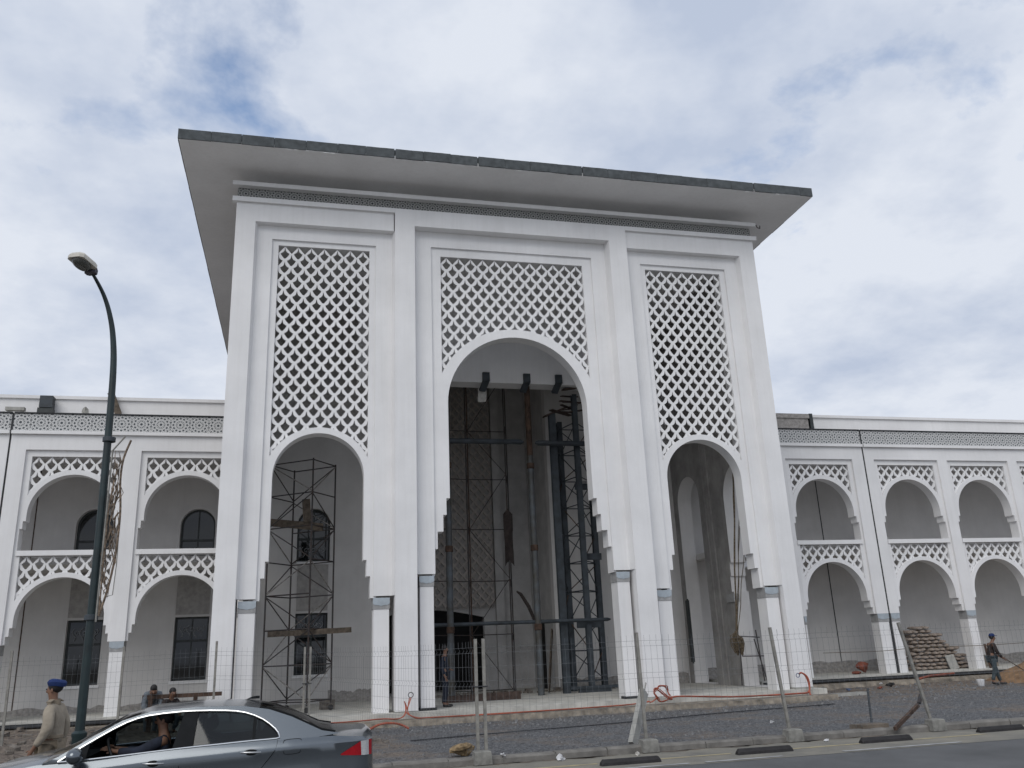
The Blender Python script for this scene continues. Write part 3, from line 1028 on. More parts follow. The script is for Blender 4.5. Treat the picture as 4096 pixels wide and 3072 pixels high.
# bare render along the foot of the back walls
for par, a, b, h in ((WR, 9.1, 35, .42), (WL, -29, -9.2, .20)):
    xs = [a + (b - a) * i / 80 for i in range(81)]
    lp = [(a, .1)] + [(b, .1)] + [(x, .1 + h + .07 * hnoise(x * 3, 2) + .04 * hnoise(x * 9, 1)) for x in reversed(xs)]
    obj('bare_render', MB().plate([lp], YW - .014, YW - .003), MORTAR, par)
for a, b in ((-5.6, -4.0), (3.05, 8.35)):
    xs = [a + (b - a) * i / 24 for i in range(25)]
    lp = [(a, .0)] + [(b, .0)] + [(x, .38 + .08 * hnoise(x * 3, 2) + .05 * hnoise(x * 9, 1)) for x in reversed(xs)]
    obj('bare_render', MB().plate([lp], YW - .014, YW - .003), MORTAR, portal)

# ------------------------------------------------------------------ steelwork and scaffolding inside the porch
def tubeo(name, pts, r, material, parent, n=6, smooth=True):
    return obj(name, MB().tube(pts, r, n), material, parent, smooth=smooth)


def scaffold(name, label, corners, levels, r, rb, material, brace_mat, cat='scaffold', faces=(0, 1, 2, 3), casters=True, single=False):
    """tube tower: four legs, ledgers at every level, one diagonal (or a cross) per face and lift"""
    cx = sum(c[0] for c in corners) / 4; cy = sum(c[1] for c in corners) / 4
    t = thing(name, label, cat, (cx, cy, 0))
    P = [Vector((c[0] - cx, c[1] - cy, 0)) for c in corners]
    zt = levels[-1]
    zb = levels[0]
    for p in P:
        tubeo('leg', [p + Vector((0, 0, zb - .12 if casters else 0.0)), p + Vector((0, 0, zt + .05))], r, material, t)
        if casters:
            w = MB().lathe([(.0, -.025), (.075, -.025), (.085, 0), (.075, .025), (0, .025)], (p.x, p.y, .09), 12, 'y')
            obj('caster', w, RUBBER, t, smooth=True)
    for li, z in enumerate(levels):
        for k in range(4):
            a, b = P[k], P[(k + 1) % 4]
            if (k + li) % 4 == 3 and 0 < li < len(levels) - 1:
                continue
            tubeo('ledger', [a + Vector((0, 0, z)), b + Vector((0, 0, z))], rb, material, t, 5)
    for li in range(len(levels) - 1):
        z0, z1 = levels[li] + .03, levels[li + 1] - .03
        for k in faces:
            a, b = P[k], P[(k + 1) % 4]
            if (li + k) % 2:
                a, b = b, a
            tubeo('brace', [a + Vector((0, 0, z0)), b + Vector((0, 0, z1))], rb * .9, brace_mat if (li + k) % 3 == 0 else material, t, 5)
    return t


# mobile tower in the left arch (plan measured from its feet)
tw = scaffold('scaffold_tower', 'dark tube scaffold tower on wheels standing inside the left arch of the portal',
              [(-6.39, 1.95), (-5.66, 2.98), (-6.98, 3.95), (-7.71, 2.92)], [.32 + i * 1.035 for i in range(8)], .030, .021, SCAF, SCAFP)
bd = tag(obj('scaffold_board', MB().bar((-.95, -.2, 0), (.95, .2, 0.0), .045, .24), WOOD, None, loc=(-6.95, 2.75, 5.62), rot=(R(20), R(12), R(-28))), 'brown timber board laid high in the scaffold tower in the left arch', 'board')
bag_pts = MB().box(-.11, .11, -.06, .06, -.36, .36)
tag(obj('timber_offcut', bag_pts, WOOD, None, loc=(-6.55, 2.45, 6.02), rot=(0, R(-6), R(30))), 'short upright timber offcut standing on the high scaffold board in the left arch', 'timber')
tag(obj('scaffold_plank', MB().bar((-1.3, 0, 0), (1.25, .1, 0.03), .05, .16), WOOD, None, loc=(-6.30, 2.2, 2.28), rot=(0, R(-1), R(12))), 'long pale plank across the lower scaffold tower in the left arch', 'plank')
tag(obj('rubble_block', MB().box(-.2, .2, -.15, .15, 0, .28), RUBBLE, None, loc=(-5.75, 3.6, .0), rot=(0, 0, .3)), 'grey rubble block by the right wheel of the scaffold tower', 'rubble')

# steel pipe frame under the lintel
pf = thing('pipe_frame', 'grey steel pipe frame standing under the lintel in the centre arch', 'frame', (0, 4.75, 0))
def pipe_part(x, z0, z1, material, r=.115):
    return obj('pipe_post', MB().lathe([(0, z0), (r, z0), (r, z1), (0, z1)], (x, 0, 0), 14), material, pf, smooth=True)
for x in (1.49, -1.62):
    pipe_part(x, 0.0, 8.4, GALV)
    pipe_part(x, 8.401, 11.09, RUST if x > 0 else GALV, .112)
    for z in (2.15, 4.9, 7.9):
        obj('coupling', MB().lathe([(.116, z), (.14, z + .02), (.14, z + .2), (.116, z + .22)], (x, 0, 0), 14), RUST, pf, smooth=True)
def hpipe(x0, x1, z, r):
    obj('pipe_rail', MB().tube([(x0, .02, z), (x0 + .12, .02, z), (x1 - .12, .02, z), (x1, .02, z)], [r * .45, r, r, r * .45], 12), STEEL, pf, smooth=True)
hpipe(-2.9, 1.28, 8.93, .10); hpipe(1.72, 4.1, 8.90, .10); hpipe(-3.3, 4.2, 2.44, .065)
for i, (x, nm) in enumerate(((-.17, 'left'), (1.40, 'middle'), (2.65, 'right'))):
    b_ = MB().box(-.13, .13, -.10, 0, -.12, .22)
    b_.bar((0, -.05, -.1), (-.10, .28, -.40), .24, .10)
    tag(obj('steel_bracket', b_, STEEL, None, loc=(x, 4.392, 11.25)), 'dark bent steel bracket on the lintel in the centre arch, %s one of three' % nm, 'bracket', 'brackets on the lintel')
tag(obj('hanging_cloth', MB().grid([[(-.16 + .32 * i / 4 + .02 * math.sin(j), .03 * math.sin(i * 1.7 + j), -.55 * j / 5) for i in range(5)] for j in range(6)]), CREAM, None, smooth=True, loc=(-.25, 4.78, 11.0)), 'pale cloth hanging from the left lintel bracket in the centre arch', 'cloth')

# hoist mast right of centre
mast = thing('hoist_mast', 'tall dark blue steel hoist mast with cross bracing at the right of the centre arch', 'mast', (3.3, 5.6, 0))
mc = [(-.81, -.6), (.12, -.6), (-.17, .6), (1.02, .6)]
mw = [.25, .19, .20, .20]
mt = [10.1, 10.9, 10.1, 11.0]
for (a, b), w_, z in zip(mc, mw, mt):
    mb = MB()
    mb.box(a - w_ / 2, a + w_ / 2, b - .10, b - .085, 0, z); mb.box(a - w_ / 2, a + w_ / 2, b + .085, b + .10, 0, z)
    mb.box(a - .012, a + .012, b - .084, b + .084, 0, z)
    obj('steel_post', mb, STEEL, mast)
zz = [.35 + i * 1.05 for i in range(10)]
for i, z in enumerate(zz):
    for k, (p, q) in enumerate((((1, 3)), (2, 3), (0, 2), (1, 2))):
        a, b = mc[p], mc[q]
        tubeo('ledger', [(a[0], a[1], z), (b[0], b[1], z)], .022, STEEL, mast, 5)
        if i < len(zz) - 1:
            if (i + k) % 2:
                a, b = b, a
            tubeo('brace', [(a[0], a[1], z + .03), (b[0], b[1], z + 1.02)], .02, RUST if (i + k) % 4 == 0 else STEEL, mast, 5)
for x0_, x1_, z in ((.05, .95, 7.35), (.15, .9, 4.72), (-.2, .7, 2.3)):
    obj('cross_channel', MB().box(x0_, x1_, -.35, -.25, z - .12, z + .12), STEEL, mast)
obj('base_frame', MB().box(-.7, 1.5, -.75, -.65, .12, .22).box(-.4, .8, -.72, -.6, .0, .12), STEEL, mast)
pl = MB()
for i in range(9):
    a = random.uniform(-.95, -.3); z = 10.1 + random.uniform(0, .8)
    pl.bar((a, -.9 + random.uniform(0, .5), z), (a + random.uniform(.5, 1.1), random.uniform(-.5, .5), z + random.uniform(-.1, .35)), random.uniform(.05, .2), .04)
pl.bar((-1.1, -.6, 10.0), (-.3, -.5, 10.35), .35, .05)
pl.bar((-.4, -.9, 11.0), (.5, -.7, 11.2), .2, .06)
o = tag(obj('platform_boards', pl, DARKWOOD, None, loc=(3.3, 5.6, 0)), 'jumble of dark boards on the top platform of the hoist mast', 'boards')
o['kind'] = 'stuff'

# rusty frame scaffold before the lattice of the recess
fs = thing('frame_scaffold', 'thin rusty frame scaffold before the dark lattice wall in the centre arch', 'scaffold', (0, 6.6, 0))
lx = [(-.70, -.6), (-.42, .5), (.83, -.6), (1.16, .5)]
for i, (a, b) in enumerate(lx):
    tubeo('leg', [(a, b, 0), (a, b, 12.2)], .026, RUST if i in (1,) else SCAF, fs)
for i in range(7):
    z = .15 + i * 1.95
    for p, q in ((0, 1), (2, 3), (1, 3)):
        tubeo('ledger', [(*lx[p], z), (*lx[q], z)], .018, SCAF, fs, 5)
        if p != 1 and i < 6:
            a, b = lx[p], lx[q]
            tubeo('brace', [(a[0], a[1], z - .45), ((a[0] + b[0]) / 2, (a[1] + b[1]) / 2, z - .05), (b[0], b[1], z - .45)], .014, SCAF, fs, 5)
    if i < 6:
        a, b = (lx[1], lx[2]) if i % 2 else (lx[2], lx[1])
        tubeo('brace', [(*a, z), (*b, z + 1.95)], .014, SCAF, fs, 5)
    tubeo('outrigger', [(-3.4, .4, z + .1), (-.42, .5, z)], .018, SCAF, fs, 5)
dr = MB().grid([[(-.17 + .34 * i / 4, .05 * math.sin(i + j * .7), -1.9 * j / 9 - .12 * abs(i - 2) * (j % 3 == 0)) for i in range(5)] for j in range(10)])
tag(obj('tarpaulin_strip', dr, BROWNC, None, smooth=True, loc=(.78, 5.7, 6.6)), 'dark torn tarpaulin strip hanging on the frame scaffold in the centre arch', 'tarpaulin')
tag(obj('curved_branch', MB().tube([(.95, 5.5, 3.55), (1.1, 5.5, 3.45), (1.35, 5.4, 3.0), (1.6, 5.4, 2.4), (1.65, 5.4, 2.1)], [.03, .06, .07, .06, .03], 7), BROWNC, None, smooth=True), 'curved dark timber hanging beside the middle pipe in the centre arch', 'timber')
for i, (a, b, c, lb) in enumerate((((2.2, 6.3, 0), (2.7, 7.2, 2.2), .22, 'leaning board by the dark side doorway in the centre arch'),
                                   ((-2.2, 3.2, .06), (.4, 3.3, .10), .3, 'brown board lying on the floor inside the centre arch'))):
    tag(obj('loose_board', MB().bar(a, b, .04, c), WOOD if i == 0 else DARKWOOD), lb, 'board')
heap = MB()
for i in range(120):
    x, y_ = random.uniform(-2.6, 7.5), random.uniform(6.6, 7.5)
    sz = random.uniform(.03, .12)
    heap.box(x - sz, x + sz, y_ - sz, y_ + sz, 0, sz * random.uniform(.5, 1.4))
o = tag(obj('floor_debris', heap, RUBBLE), 'crumbs of rubble along the foot of the porch back wall', 'rubble'); o['kind'] = 'stuff'

# ropes and trestle in the right arch
rp = thing('hanging_ropes', 'hemp ropes with a thick tangled bundle hanging in the right arch of the portal', 'rope', (7.35, 1.5, 0))
for i, (xt, yt, zt, xb) in enumerate(((.64, 0, 7.46, 0.0), (.62, .1, 6.9, .02), (.78, .3, 5.6, .03), (.70, .2, 5.3, .05), (.86, .4, 4.4, .06))):
    pts = [(xb + (xt - xb) * (f / 8) + .02 * math.sin(f * 1.4 + i), yt * f / 8, 1.62 + (zt - 1.62) * f / 8) for f in range(9)]
    tubeo('rope', pts, .026 if i == 0 else .013, ROPE, rp)
bu = MB()
for i in range(46):
    a = random.uniform(0, 6.28); rr_ = random.uniform(.03, .17)
    x, y_ = rr_ * math.cos(a), rr_ * math.sin(a)
    z1 = random.uniform(1.55, 1.82); z0 = random.uniform(1.02, 1.35)
    bu.tube([(x * .4, y_ * .4, z1), (x * 1.25, y_ * 1.25, z1 - .08), (x * 1.3 + .03, y_ * 1.3, (z0 + z1) / 2), (x * .8 + .06, y_ * .8, z0)], .018, 5)
o = obj('rope_bundle', bu, ROPE, rp); o['kind'] = 'stuff'
tr = thing('steel_trestle', 'thin steel trestle behind the ropes in the right arch', 'trestle', (8.35, 2.9, 0))
for pts in ([(-.1, 0, 1.66), (.62, 0, 1.60)], [(.5, 0, 1.85), (.62, 0, .15)], [(-.12, .0, 1.0), (.9, 0, .97)], [(.4, 0, 1.55), (.78, .1, .12)], [(-.12, 0, 1.68), (-.2, .1, .05)], [(.9, 0, .97), (.98, .1, .05)]):
    tubeo('trestle_tube', pts, .02, SCAF, tr)
tag(obj('leaning_rod', MB().tube([(6.2, 6.2, .05), (7.1, 6.0, .75)], .05, 6), BLACKP), 'short dark rod leaning by the wall inside the right arch', 'rod')
tag(obj('door_leaf', MB().box(8.05, 8.10, 6.45, 6.72, .8, 3.1).box(8.0, 8.05, 6.42, 6.47, .75, 3.15), FRAME), 'dark narrow door leaf ajar deep inside the right arch', 'door')

# ------------------------------------------------------------------ fence
posts_n = 0


def fence_post(x, y, label, tilt=(0, 0), zb=-.3, h=2.04, block=True, double=False):
    p = thing('fence_post', label, 'fence post', (x, y, zb), 0, 'fence posts')
    tx, ty = tilt
    for k in ((0, .15) if double else (0,)):
        obj('post', MB().bar((k, 0, 0.0), (k + tx, ty, h), .055, .055), POSTM, p)
    if double:
        obj('wire_tie', MB().tube([(-.05, -.04, 1.2), (.2, -.04, 1.2), (.2, .04, 1.2), (-.05, .04, 1.2)], .01, 5), BLACKP, p)
    if block:
        mb = MB()
        rr = [[(sx * w_, sy * w_ * .8, z) for sx, sy in ((-1, -1), (1, -1), (1, 1), (-1, 1), (-1, -1))] for z, w_ in ((-.12, .165), (.085, .15), (.105, .13), (.105, 0.001))]
        mb.grid(rr)
        obj('concrete_block', mb, FOOTING, p, loc=(0.05 if double else 0, -.1, 0))
    return p


def fence_panel(a, b, z0a, z0b, label, h=1.98, step=.125):
    p = thing('wire_mesh_fence', label, 'fence', (a[0], a[1], 0), 0, 'wire mesh fence panels')
    A = Vector((0, 0, z0a)); B = Vector((b[0] - a[0], b[1] - a[1], z0b))
    L = (B - A).length
    d = (B - A) / L
    side = Vector((-d.y, d.x, 0)).normalized()
    mb = MB()
    n = int(L / step)
    folds = (.12, .62, 1.22, 1.82)

    def fold(z):
        f = 0
        for q in folds:
            if abs(z - q) < .05:
                f = .035
        return f
    sag = random.uniform(-.02, .03)
    for i in range(n + 1):
        base = A + d * (i * L / n)
        w = .012 * math.sin(i * .9 + a[0])
        zs_ = [0, .07, .12, .17, .57, .62, .67, 1.17, 1.22, 1.27, 1.77, 1.82, 1.87, h]
        mb.tube([base + side * (fold(z) + w * z) + Vector((0, 0, z - sag * math.sin(math.pi * i / n))) for z in zs_], .0021, 3, cap=False)
    for z in (.07, .17, .36, .57, .67, .92, 1.17, 1.27, 1.52, 1.77, 1.87):
        mb.tube([A + d * (L * k / 6) + side * (.012 * math.sin(k * 1.8 + a[0]) * z) + Vector((0, 0, z - sag * math.sin(math.pi * k / 6))) for k in range(7)], .0023, 3, cap=False)
    o = obj('wires', mb, WIRE, p); o['kind'] = 'stuff'
    return p


KY = -8.86
kposts = [(-3.44, (0, 0), 'paired fence posts tied together on the kerb beside the ochre rock', True),
          (-.17, (-.03, 0), 'fence post on the kerb with the concrete prop leaning beside it', False),
          (2.88, (-.13, .05), 'tilted fence post on the kerb before the right arch of the portal', False),
          (6.17, (-.33, .1), 'strongly tilted fence post on the kerb beside the rusty leaning bar', False),
          (9.45, (-.10, 0), 'fence post on the kerb at the right edge of the photo', False)]
for x, tl, lb, db in kposts:
    fence_post(x, KY, lb, tl, -.285, 2.05, True, db)
ends = ['between the paired posts and the concrete prop', 'between the concrete prop and the first tilted post', 'between the two tilted posts by the kerb', 'right of the strongly tilted post']
for i in range(4):
    fence_panel((kposts[i][0], KY), (kposts[i + 1][0], KY), -.26, -.26, 'wire mesh fence along the kerb ' + ends[i])
lposts = [(-15.9, -.9, 'grey fence post far left, at the photo edge before the left wing'), (-13.55, -.9, 'grey fence post left of the lamp post before the left wing'), (-11.0, -.9, 'pale fence post right of the lamp post before the left wing'), (-8.75, -.9, 'thin fence post before the left pier of the portal')]
for x, y_, lb in lposts:
    fence_post(x, y_, lb, (random.uniform(-.04, .04), 0), ground_h(x, y_) - .02, 2.2, False)
fence_post(-6.5, -.5, 'paired fence posts before the scaffold tower in the left arch', (0, 0), -.3, 2.14, True, True)
chain = lposts + [(-6.45, -.5, '')]
for i in range(4):
    fence_panel(chain[i][:2], chain[i + 1][:2], ground_h(*chain[i][:2]) + .05, ground_h(*chain[i + 1][:2]) + .05 if i < 3 else -.2,
                'wire mesh fence panel before the left wing, %s of four from the left' % ('first', 'second', 'third', 'last')[i])
fence_panel((-6.45, -.5), (-5.2, -4.2), -.2, -.24, 'wire mesh fence panel running from the left arch towards the road')
fence_panel((-5.2, -4.2), (-3.44, KY), -.24, -.26, 'wire mesh fence panel running up to the paired posts on the kerb')
tag(obj('concrete_prop', MB().bar((-.30, -8.45, -.32), (.20, -8.0, .62), .10, .22).bar((.20, -8.0, .60), (.30, -7.9, .78), .02, .03), CONCRETE), 'grey concrete prop slab leaning against the kerbside fence post', 'prop')
lb_ = thing('rusty_bar', 'dark rusty bar leaning across the tilted fence post at the right', 'bar', (5.1, -9.1, -.3))
obj('bar', MB().bar((0, 0, .0), (1.05, .55, .37), .06, .07), RUST, lb_)
obj('bent_end', MB().bar((1.10, .58, .40), (1.28, .70, .56), .07, .05), SCAF, lb_)
tag(obj('steel_peg', MB().tube([(5.0, -8.5, -.3), (5.1, -8.4, .45)], .022, 6), STEEL), 'thin dark steel peg standing in the gravel near the rusty bar', 'peg')
tag(obj('mud_block', MB().box(-.33, .33, -.2, .2, 0, .09), SOIL, None, loc=(4.85, -8.62, -.31), rot=(0, 0, .1)), 'brown earth block on the kerb at the foot of the rusty bar', 'block')

# ------------------------------------------------------------------ wheel stops, rock, litter
stops = [(-1.05, -10.28, 'nearest'), (1.55, -10.2, 'second'), (4.25, -9.95, 'third'), (7.1, -9.68, 'fourth'), (10.0, -9.5, 'fifth')]
prof = [(-.07, 0), (-.065, .05), (-.035, .10), (.035, .10), (.065, .05), (.07, 0)]
mb = MB()
rr = []
for i, x in enumerate((-.54, -.50, -.3, -.1, .1, .3, .5, .54)):
    k = .55 if i in (0, 7) else 1
    rr.append([(x, p[0], p[1] * k) for p in prof])
mb.grid(rr); mb.add(rr[0], [tuple(range(6))]); mb.add(rr[-1], [tuple(range(5, -1, -1))])
stop_me = mb.mesh('wheel_stop')
stop_me.materials.append(RUBBER)
for x, y_, w_ in stops:
    tag(obj('wheel_stop', stop_me, None, None, loc=(x, y_, -.418), rot=(0, 0, random.uniform(-.02, .05))), 'black rubber wheel stop on the road edge, %s from the car' % w_, 'wheel stop', 'rubber wheel stops')


def rock_mesh(r, n=10, m=7, rough=.25, sc=(1, 1, 1), seed=1):
    rnd = random.Random(seed)
    mb = MB()
    offs = [(rnd.uniform(-1, 1), rnd.uniform(-1, 1), rnd.uniform(-1, 1)) for _ in range(9)]
    rows = []
    for i in range(m + 1):
        th = math.pi * i / m
        row = []
        for k in range(n):
            ph = 2 * math.pi * k / n
            d = Vector((math.sin(th) * math.cos(ph), math.sin(th) * math.sin(ph), math.cos(th)))
            f = 1.0
            for o_ in offs:
                q = d.dot(Vector(o_).normalized())
                if q > .55:
                    f -= (q - .55) * rough * 1.6
            f += rnd.uniform(-.05, .05) if 0 < i < m else 0
            row.append((d.x * r * f * sc[0], d.y * r * f * sc[1], d.z * r * f * sc[2]))
        row.append(row[0])
        rows.append(row)
    mb.grid(rows)
    return mb


tag(obj('ochre_rock', rock_mesh(.27, 14, 9, .5, (1.15, .7, .55), 4), ROCKM, None, loc=(-3.62, -8.4, -.19), rot=(.3, -.25, .2), weld=True), 'large ochre rock on the gravel beside the paired fence posts', 'rock')
litter = [((-3.0, -9.0, -.26), .07, WHITEB, 'small white scrap of paper on the kerb beside the paired posts'),
          ((-1.95, -9.2, -.36), .15, WHITEB, 'white and blue plastic bag lying against the kerb left of the concrete prop'),
          ((-.55, -9.25, -.38), .07, CREAM, 'pale scrap in the gutter just left of the concrete prop'),
          ((3.4, -9.3, -.38), .07, WHITEB, 'white scrap in the gutter beside the first tilted post'),
          ((4.0, -6.2, -.29), .09, WHITEB, 'white scrap lying alone on the gravel before the right arch'),
          ((10.6, 2.2, -.2), .26, CONCRETE, 'grey rubble lump on the gravel at the right corner of the portal'),
          ((11.9, 2.4, -.24), .13, TRASHB, 'pale blue plastic scrap before the footing of the right wing'),
          ((13.1, 2.5, -.24), .12, BRICKR, 'red scrap before the footing of the right wing'),
          ((13.7, 2.6, -.22), .22, RUBBER, 'black rag before the footing of the right wing'),
          ((13.35, 2.7, -.15), .09, WHITEB, 'white scrap beside the black rag before the right wing')]
for i, (lc, r_, mt_, lb) in enumerate(litter):
    tag(obj('litter', rock_mesh(r_, 8, 6, .9, (1.2, .8, .6), 20 + i), mt_, None, loc=lc, rot=(0, 0, i), weld=True), lb, 'rubble' if mt_ in (CONCRETE, BRICKR) else 'litter')
tag(obj('kerb_fragment', MB().box(-1.0, 1.0, -.12, .12, 0, .10), CONCRETE, None, loc=(10.1, .4, -.31), rot=(0, 0, .04)), 'pale broken concrete strip lying on the gravel by the right corner of the portal', 'concrete')

# crushed stone scattered over the forecourt, rubble on the left
stones = MB()
rnd = random.Random(3)
for i in range(7500):
    u = rnd.random()
    x = rnd.uniform(-10, 22); y_ = -8.6 + 11.5 * (rnd.random() ** 1.2)
    if x < 9.5 and y_ > -1.0:
        continue
    sz = rnd.uniform(.012, .04) * (1 + .7 * (y_ > -3))
    a = rnd.uniform(0, 3)
    c_, s_ = math.cos(a) * sz, math.sin(a) * sz
    h = ground_h(x, y_)
    stones.add([(x - c_, y_ - s_, h - .01), (x + s_, y_ - c_, h - .01), (x + c_, y_ + s_, h - .01), (x - s_ * .7, y_ + c_ * .8, h - .01), (x + .3 * sz, y_ + rnd.uniform(-.3, .3) * sz, h + sz * rnd.uniform(.5, 1.0))],
               [(0, 1, 4), (1, 2, 4), (2, 3, 4), (3, 0, 4)])
o = obj('crushed_stone', stones, STONE); o['kind'] = 'stuff'; o['label'] = 'loose crushed grey stone on the forecourt'; o['category'] = 'gravel'
rub = MB()
for i in range(900):
    x = rnd.uniform(-20, -4.6); y_ = rnd.uniform(-7.0, 3.4)
    if y_ > -.9 and x > -9.9:
        continue
    sz = rnd.uniform(.02, .08) if rnd.random() < .93 else rnd.uniform(.08, .18)
    h = ground_h(x, y_)
    a = rnd.uniform(0, 3)
    c_, s_ = math.cos(a) * sz, math.sin(a) * sz
    k = rnd.uniform(.4, 1)
    vs = [(x + px_ * c_ - py_ * s_ * k, y_ + px_ * s_ + py_ * c_ * k, h - .02 + pz_ * sz * rnd.uniform(.5, 1.1)) for pz_ in (0, 1) for px_, py_ in ((-1, -1), (1, -1), (1, 1), (-1, 1))]
    rub.add(vs, [(0, 3, 2, 1), (4, 5, 6, 7), (0, 1, 5, 4), (1, 2, 6, 5), (2, 3, 7, 6), (3, 0, 4, 7)])
o = obj('rubble_field', rub, RUBBLE); o['kind'] = 'stuff'; o['label'] = 'broken rubble strewn before the left wing'; o['category'] = 'rubble'

# ------------------------------------------------------------------ orange conduits and cables
def conduit(name, label, paths, r, material, cat='conduit'):
    t = thing(name, label, cat, paths[0][0])
    o0 = Vector(paths[0][0])
    for p in paths:
        tubeo('tube', [Vector(q) - o0 for q in p], r, material, t, 6)
    return t


def smooth_path(pts, n=5):
    P = [Vector(p) for p in pts]
    out_ = []
    for i in range(len(P) - 1):
        p0, p1, p2, p3 = P[max(i - 1, 0)], P[i], P[i + 1], P[min(i + 2, len(P) - 1)]
        for k in range(n):
            t = k / n
            out_.append(0.5 * ((2 * p1) + (p2 - p0) * t + (2 * p0 - 5 * p1 + 4 * p2 - p3) * t * t + (3 * p1 - p0 - 3 * p2 + p3) * t ** 3))
    out_.append(P[-1])
    return out_


def jit(pts, k, a=.05):
    return [(x + a * math.sin(i * 1.9 + k), y_ - .03 * k + a * math.cos(i * 2.3 + k), z + .012 * k) for i, (x, y_, z) in enumerate(pts)]


cp = [(-6.9, -.62, -.13), (-5.2, -.62, -.12), (-4.4, -.64, -.10), (-4.05, -.66, -.12), (-3.85, -.6, -.05), (-3.75, -.45, .15), (-3.80, -.36, .30)]
cq = [(-3.66, -.36, .38), (-3.70, -.42, .22), (-3.72, -.55, .02), (-3.55, -.66, -.11), (-3.2, -.68, -.13), (-1.5, -.68, -.14), (.9, -.66, -.13), (2.6, -.64, -.11), (3.3, -.6, -.06)]
conduit('orange_conduit', 'orange conduit pipes curling up before the left centre pier of the portal', [smooth_path(cp), smooth_path(jit(cp, 1, .03)), smooth_path(cq), smooth_path(jit(cq, 1, .05))], .015, ORANGE)
tag(obj('cable_coil', MB().tube([(-3.62 + .07 * math.cos(a * .5), -.36 + .02 * a / 14, .46 + .07 * math.sin(a * .5)) for a in range(16)], .012, 5), BLACKP), 'small coil of grey cable before the left centre pier of the portal', 'cable')
ring = [(3.3 + .0, -.55, -.1)] + [(3.72 + .22 * math.cos(a), -.5 + .05 * math.sin(a * 3), .12 + .22 * math.sin(a)) for a in [3.6 - i * .5 for i in range(16)]] + [(3.95, -.52, -.05), (4.2, -.5, .02), (5.9, -.5, -.08), (7.2, -.45, -.1)]
conduit('orange_conduit', 'looped coil of orange conduit before the right centre pier of the portal', [smooth_path(ring, 4), smooth_path(jit(ring, 1, .03), 4), smooth_path(jit(ring, 2, .05), 4)], .013, ORANGE)
hook = [(7.2, -.42, -.1), (8.2, -.4, -.1), (8.60, -.36, -.08), (8.67, -.32, .12), (8.63, -.28, .36), (8.53, -.25, .48), (8.44, -.22, .46)]
conduit('orange_conduit', 'orange conduit hooking up the foot of the right outer pier of the portal', [smooth_path(hook), smooth_path(jit(hook, 1, .02)), smooth_path([(8.66, -.36, .1), (8.62, -.4, -.12), (8.68, -.5, -.34)])], .022, ORANGE)
tag(obj('cable_coil', MB().tube([(8.40 + .06 * math.cos(a * .5), -.22 + .02 * a / 14, .42 + .06 * math.sin(a * .5)) for a in range(16)], .012, 5), TRASHB), 'small blue cable coil at the foot of the right outer pier of the portal', 'cable')
conduit('orange_conduit', 'short bent piece of orange conduit lying behind the car boot', [smooth_path([(-4.9, -2.4, -.2), (-4.6, -2.3, -.1), (-4.2, -2.2, -.12), (-3.9, -2.2, -.25)])], .03, ORANGE)
conduit('black_cable', 'black cable lying across the gravel before the portal', [smooth_path([(-4.2, -5.0, -.29), (-2, -4.6, -.28), (1, -4.1, -.28), (4, -3.2, -.28), (8, -2.6, -.28)])], .016, BLACKP, 'cable')
conduit('red_sack_strip', 'flat red plastic sleeve lying on the footing before the right wing', [[(15.2, 3.2, -.1), (15.9, 3.3, .0), (16.9, 3.25, .04)]], .045, BRICKR, 'sleeve')

# ------------------------------------------------------------------ cement bags, sand heap, bucket in front of and under the right wing
def bag_mesh(seed):
    rnd_ = random.Random(seed)
    rows = []
    for i in range(7):
        f = i / 6 * 2 - 1
        w = .155 * (1 - .25 * abs(f) ** 3); h = .072 * (1 - .55 * abs(f) ** 3)
        row = [(w * math.copysign(abs(math.cos(a)) ** .6, math.cos(a)), f * .30, h * math.copysign(abs(math.sin(a)) ** .6, math.sin(a)) + rnd_.uniform(-.006, .006)) for a in [2 * math.pi * k / 8 for k in range(8)]]
        row.append(row[0]); rows.append(row)
    mb = MB().grid(rows)
    mb.add(rows[0][:8], [tuple(range(8))]); mb.add(rows[-1][:8], [tuple(range(7, -1, -1))])
    return mb.mesh('cement_bag', True, True, R(60), True)


bags = [bag_mesh(i) for i in range(4)]
for b_ in bags:
    b_.materials.append(BAG)
cols = [(16.95 + i * .31) for i in range(9)]
hgt = [11, 12, 12, 11, 10, 7, 6, 4, 2]
for ci, x in enumerate(cols):
    for k in range(hgt[ci]):
        o = obj('cement_bag', random.choice(bags), None, None, loc=(x + (.15 if k % 2 else 0) + random.uniform(-.03, .03), 5.55 + random.uniform(-.05, .05) + .012 * k, .175 + k * .138),
                rot=(random.uniform(-.06, .06), random.uniform(-.10, .10), random.uniform(-.12, .12)))
        tag(o, 'brown paper cement bag in the heap stacked under the right wing', 'cement bag', 'cement bags stacked under the right wing')
tag(obj('pale_board', MB().box(-.2, .2, -.02, .02, 0, .55), CONCRETE, None, loc=(18.45, 5.05, .1), rot=(R(-14), R(-6), 0)), 'pale panel leaning against the stacked cement bags', 'panel')
tag(obj('rusty_stake', MB().bar((19.45, 4.3, .1), (19.38, 4.3, 1.0), .07, .06), RUST), 'rusty stake standing beside the cement bags under the right wing', 'stake')
hp = []
for i in range(14):
    r_ = 3.3 * i / 13
    hp.append([(r_ * math.cos(2 * math.pi * k / 28) * (1 + .08 * hnoise(k * .6, 1)), r_ * .75 * math.sin(2 * math.pi * k / 28), max(-.05, (1.45 * (1 - (i / 13) ** .9)) + .07 * hnoise(i * .7 + k * .5, k * .8) * (i > 0) + .03 * hnoise(k * 2.1, i * 1.7))) for k in range(29)])
tag(obj('sand_heap', MB().grid(hp), SAND, None, smooth=True, loc=(20.9, 2.0, -.33), angle=R(80)), 'heap of ochre sand at the right edge before the right wing', 'sand')
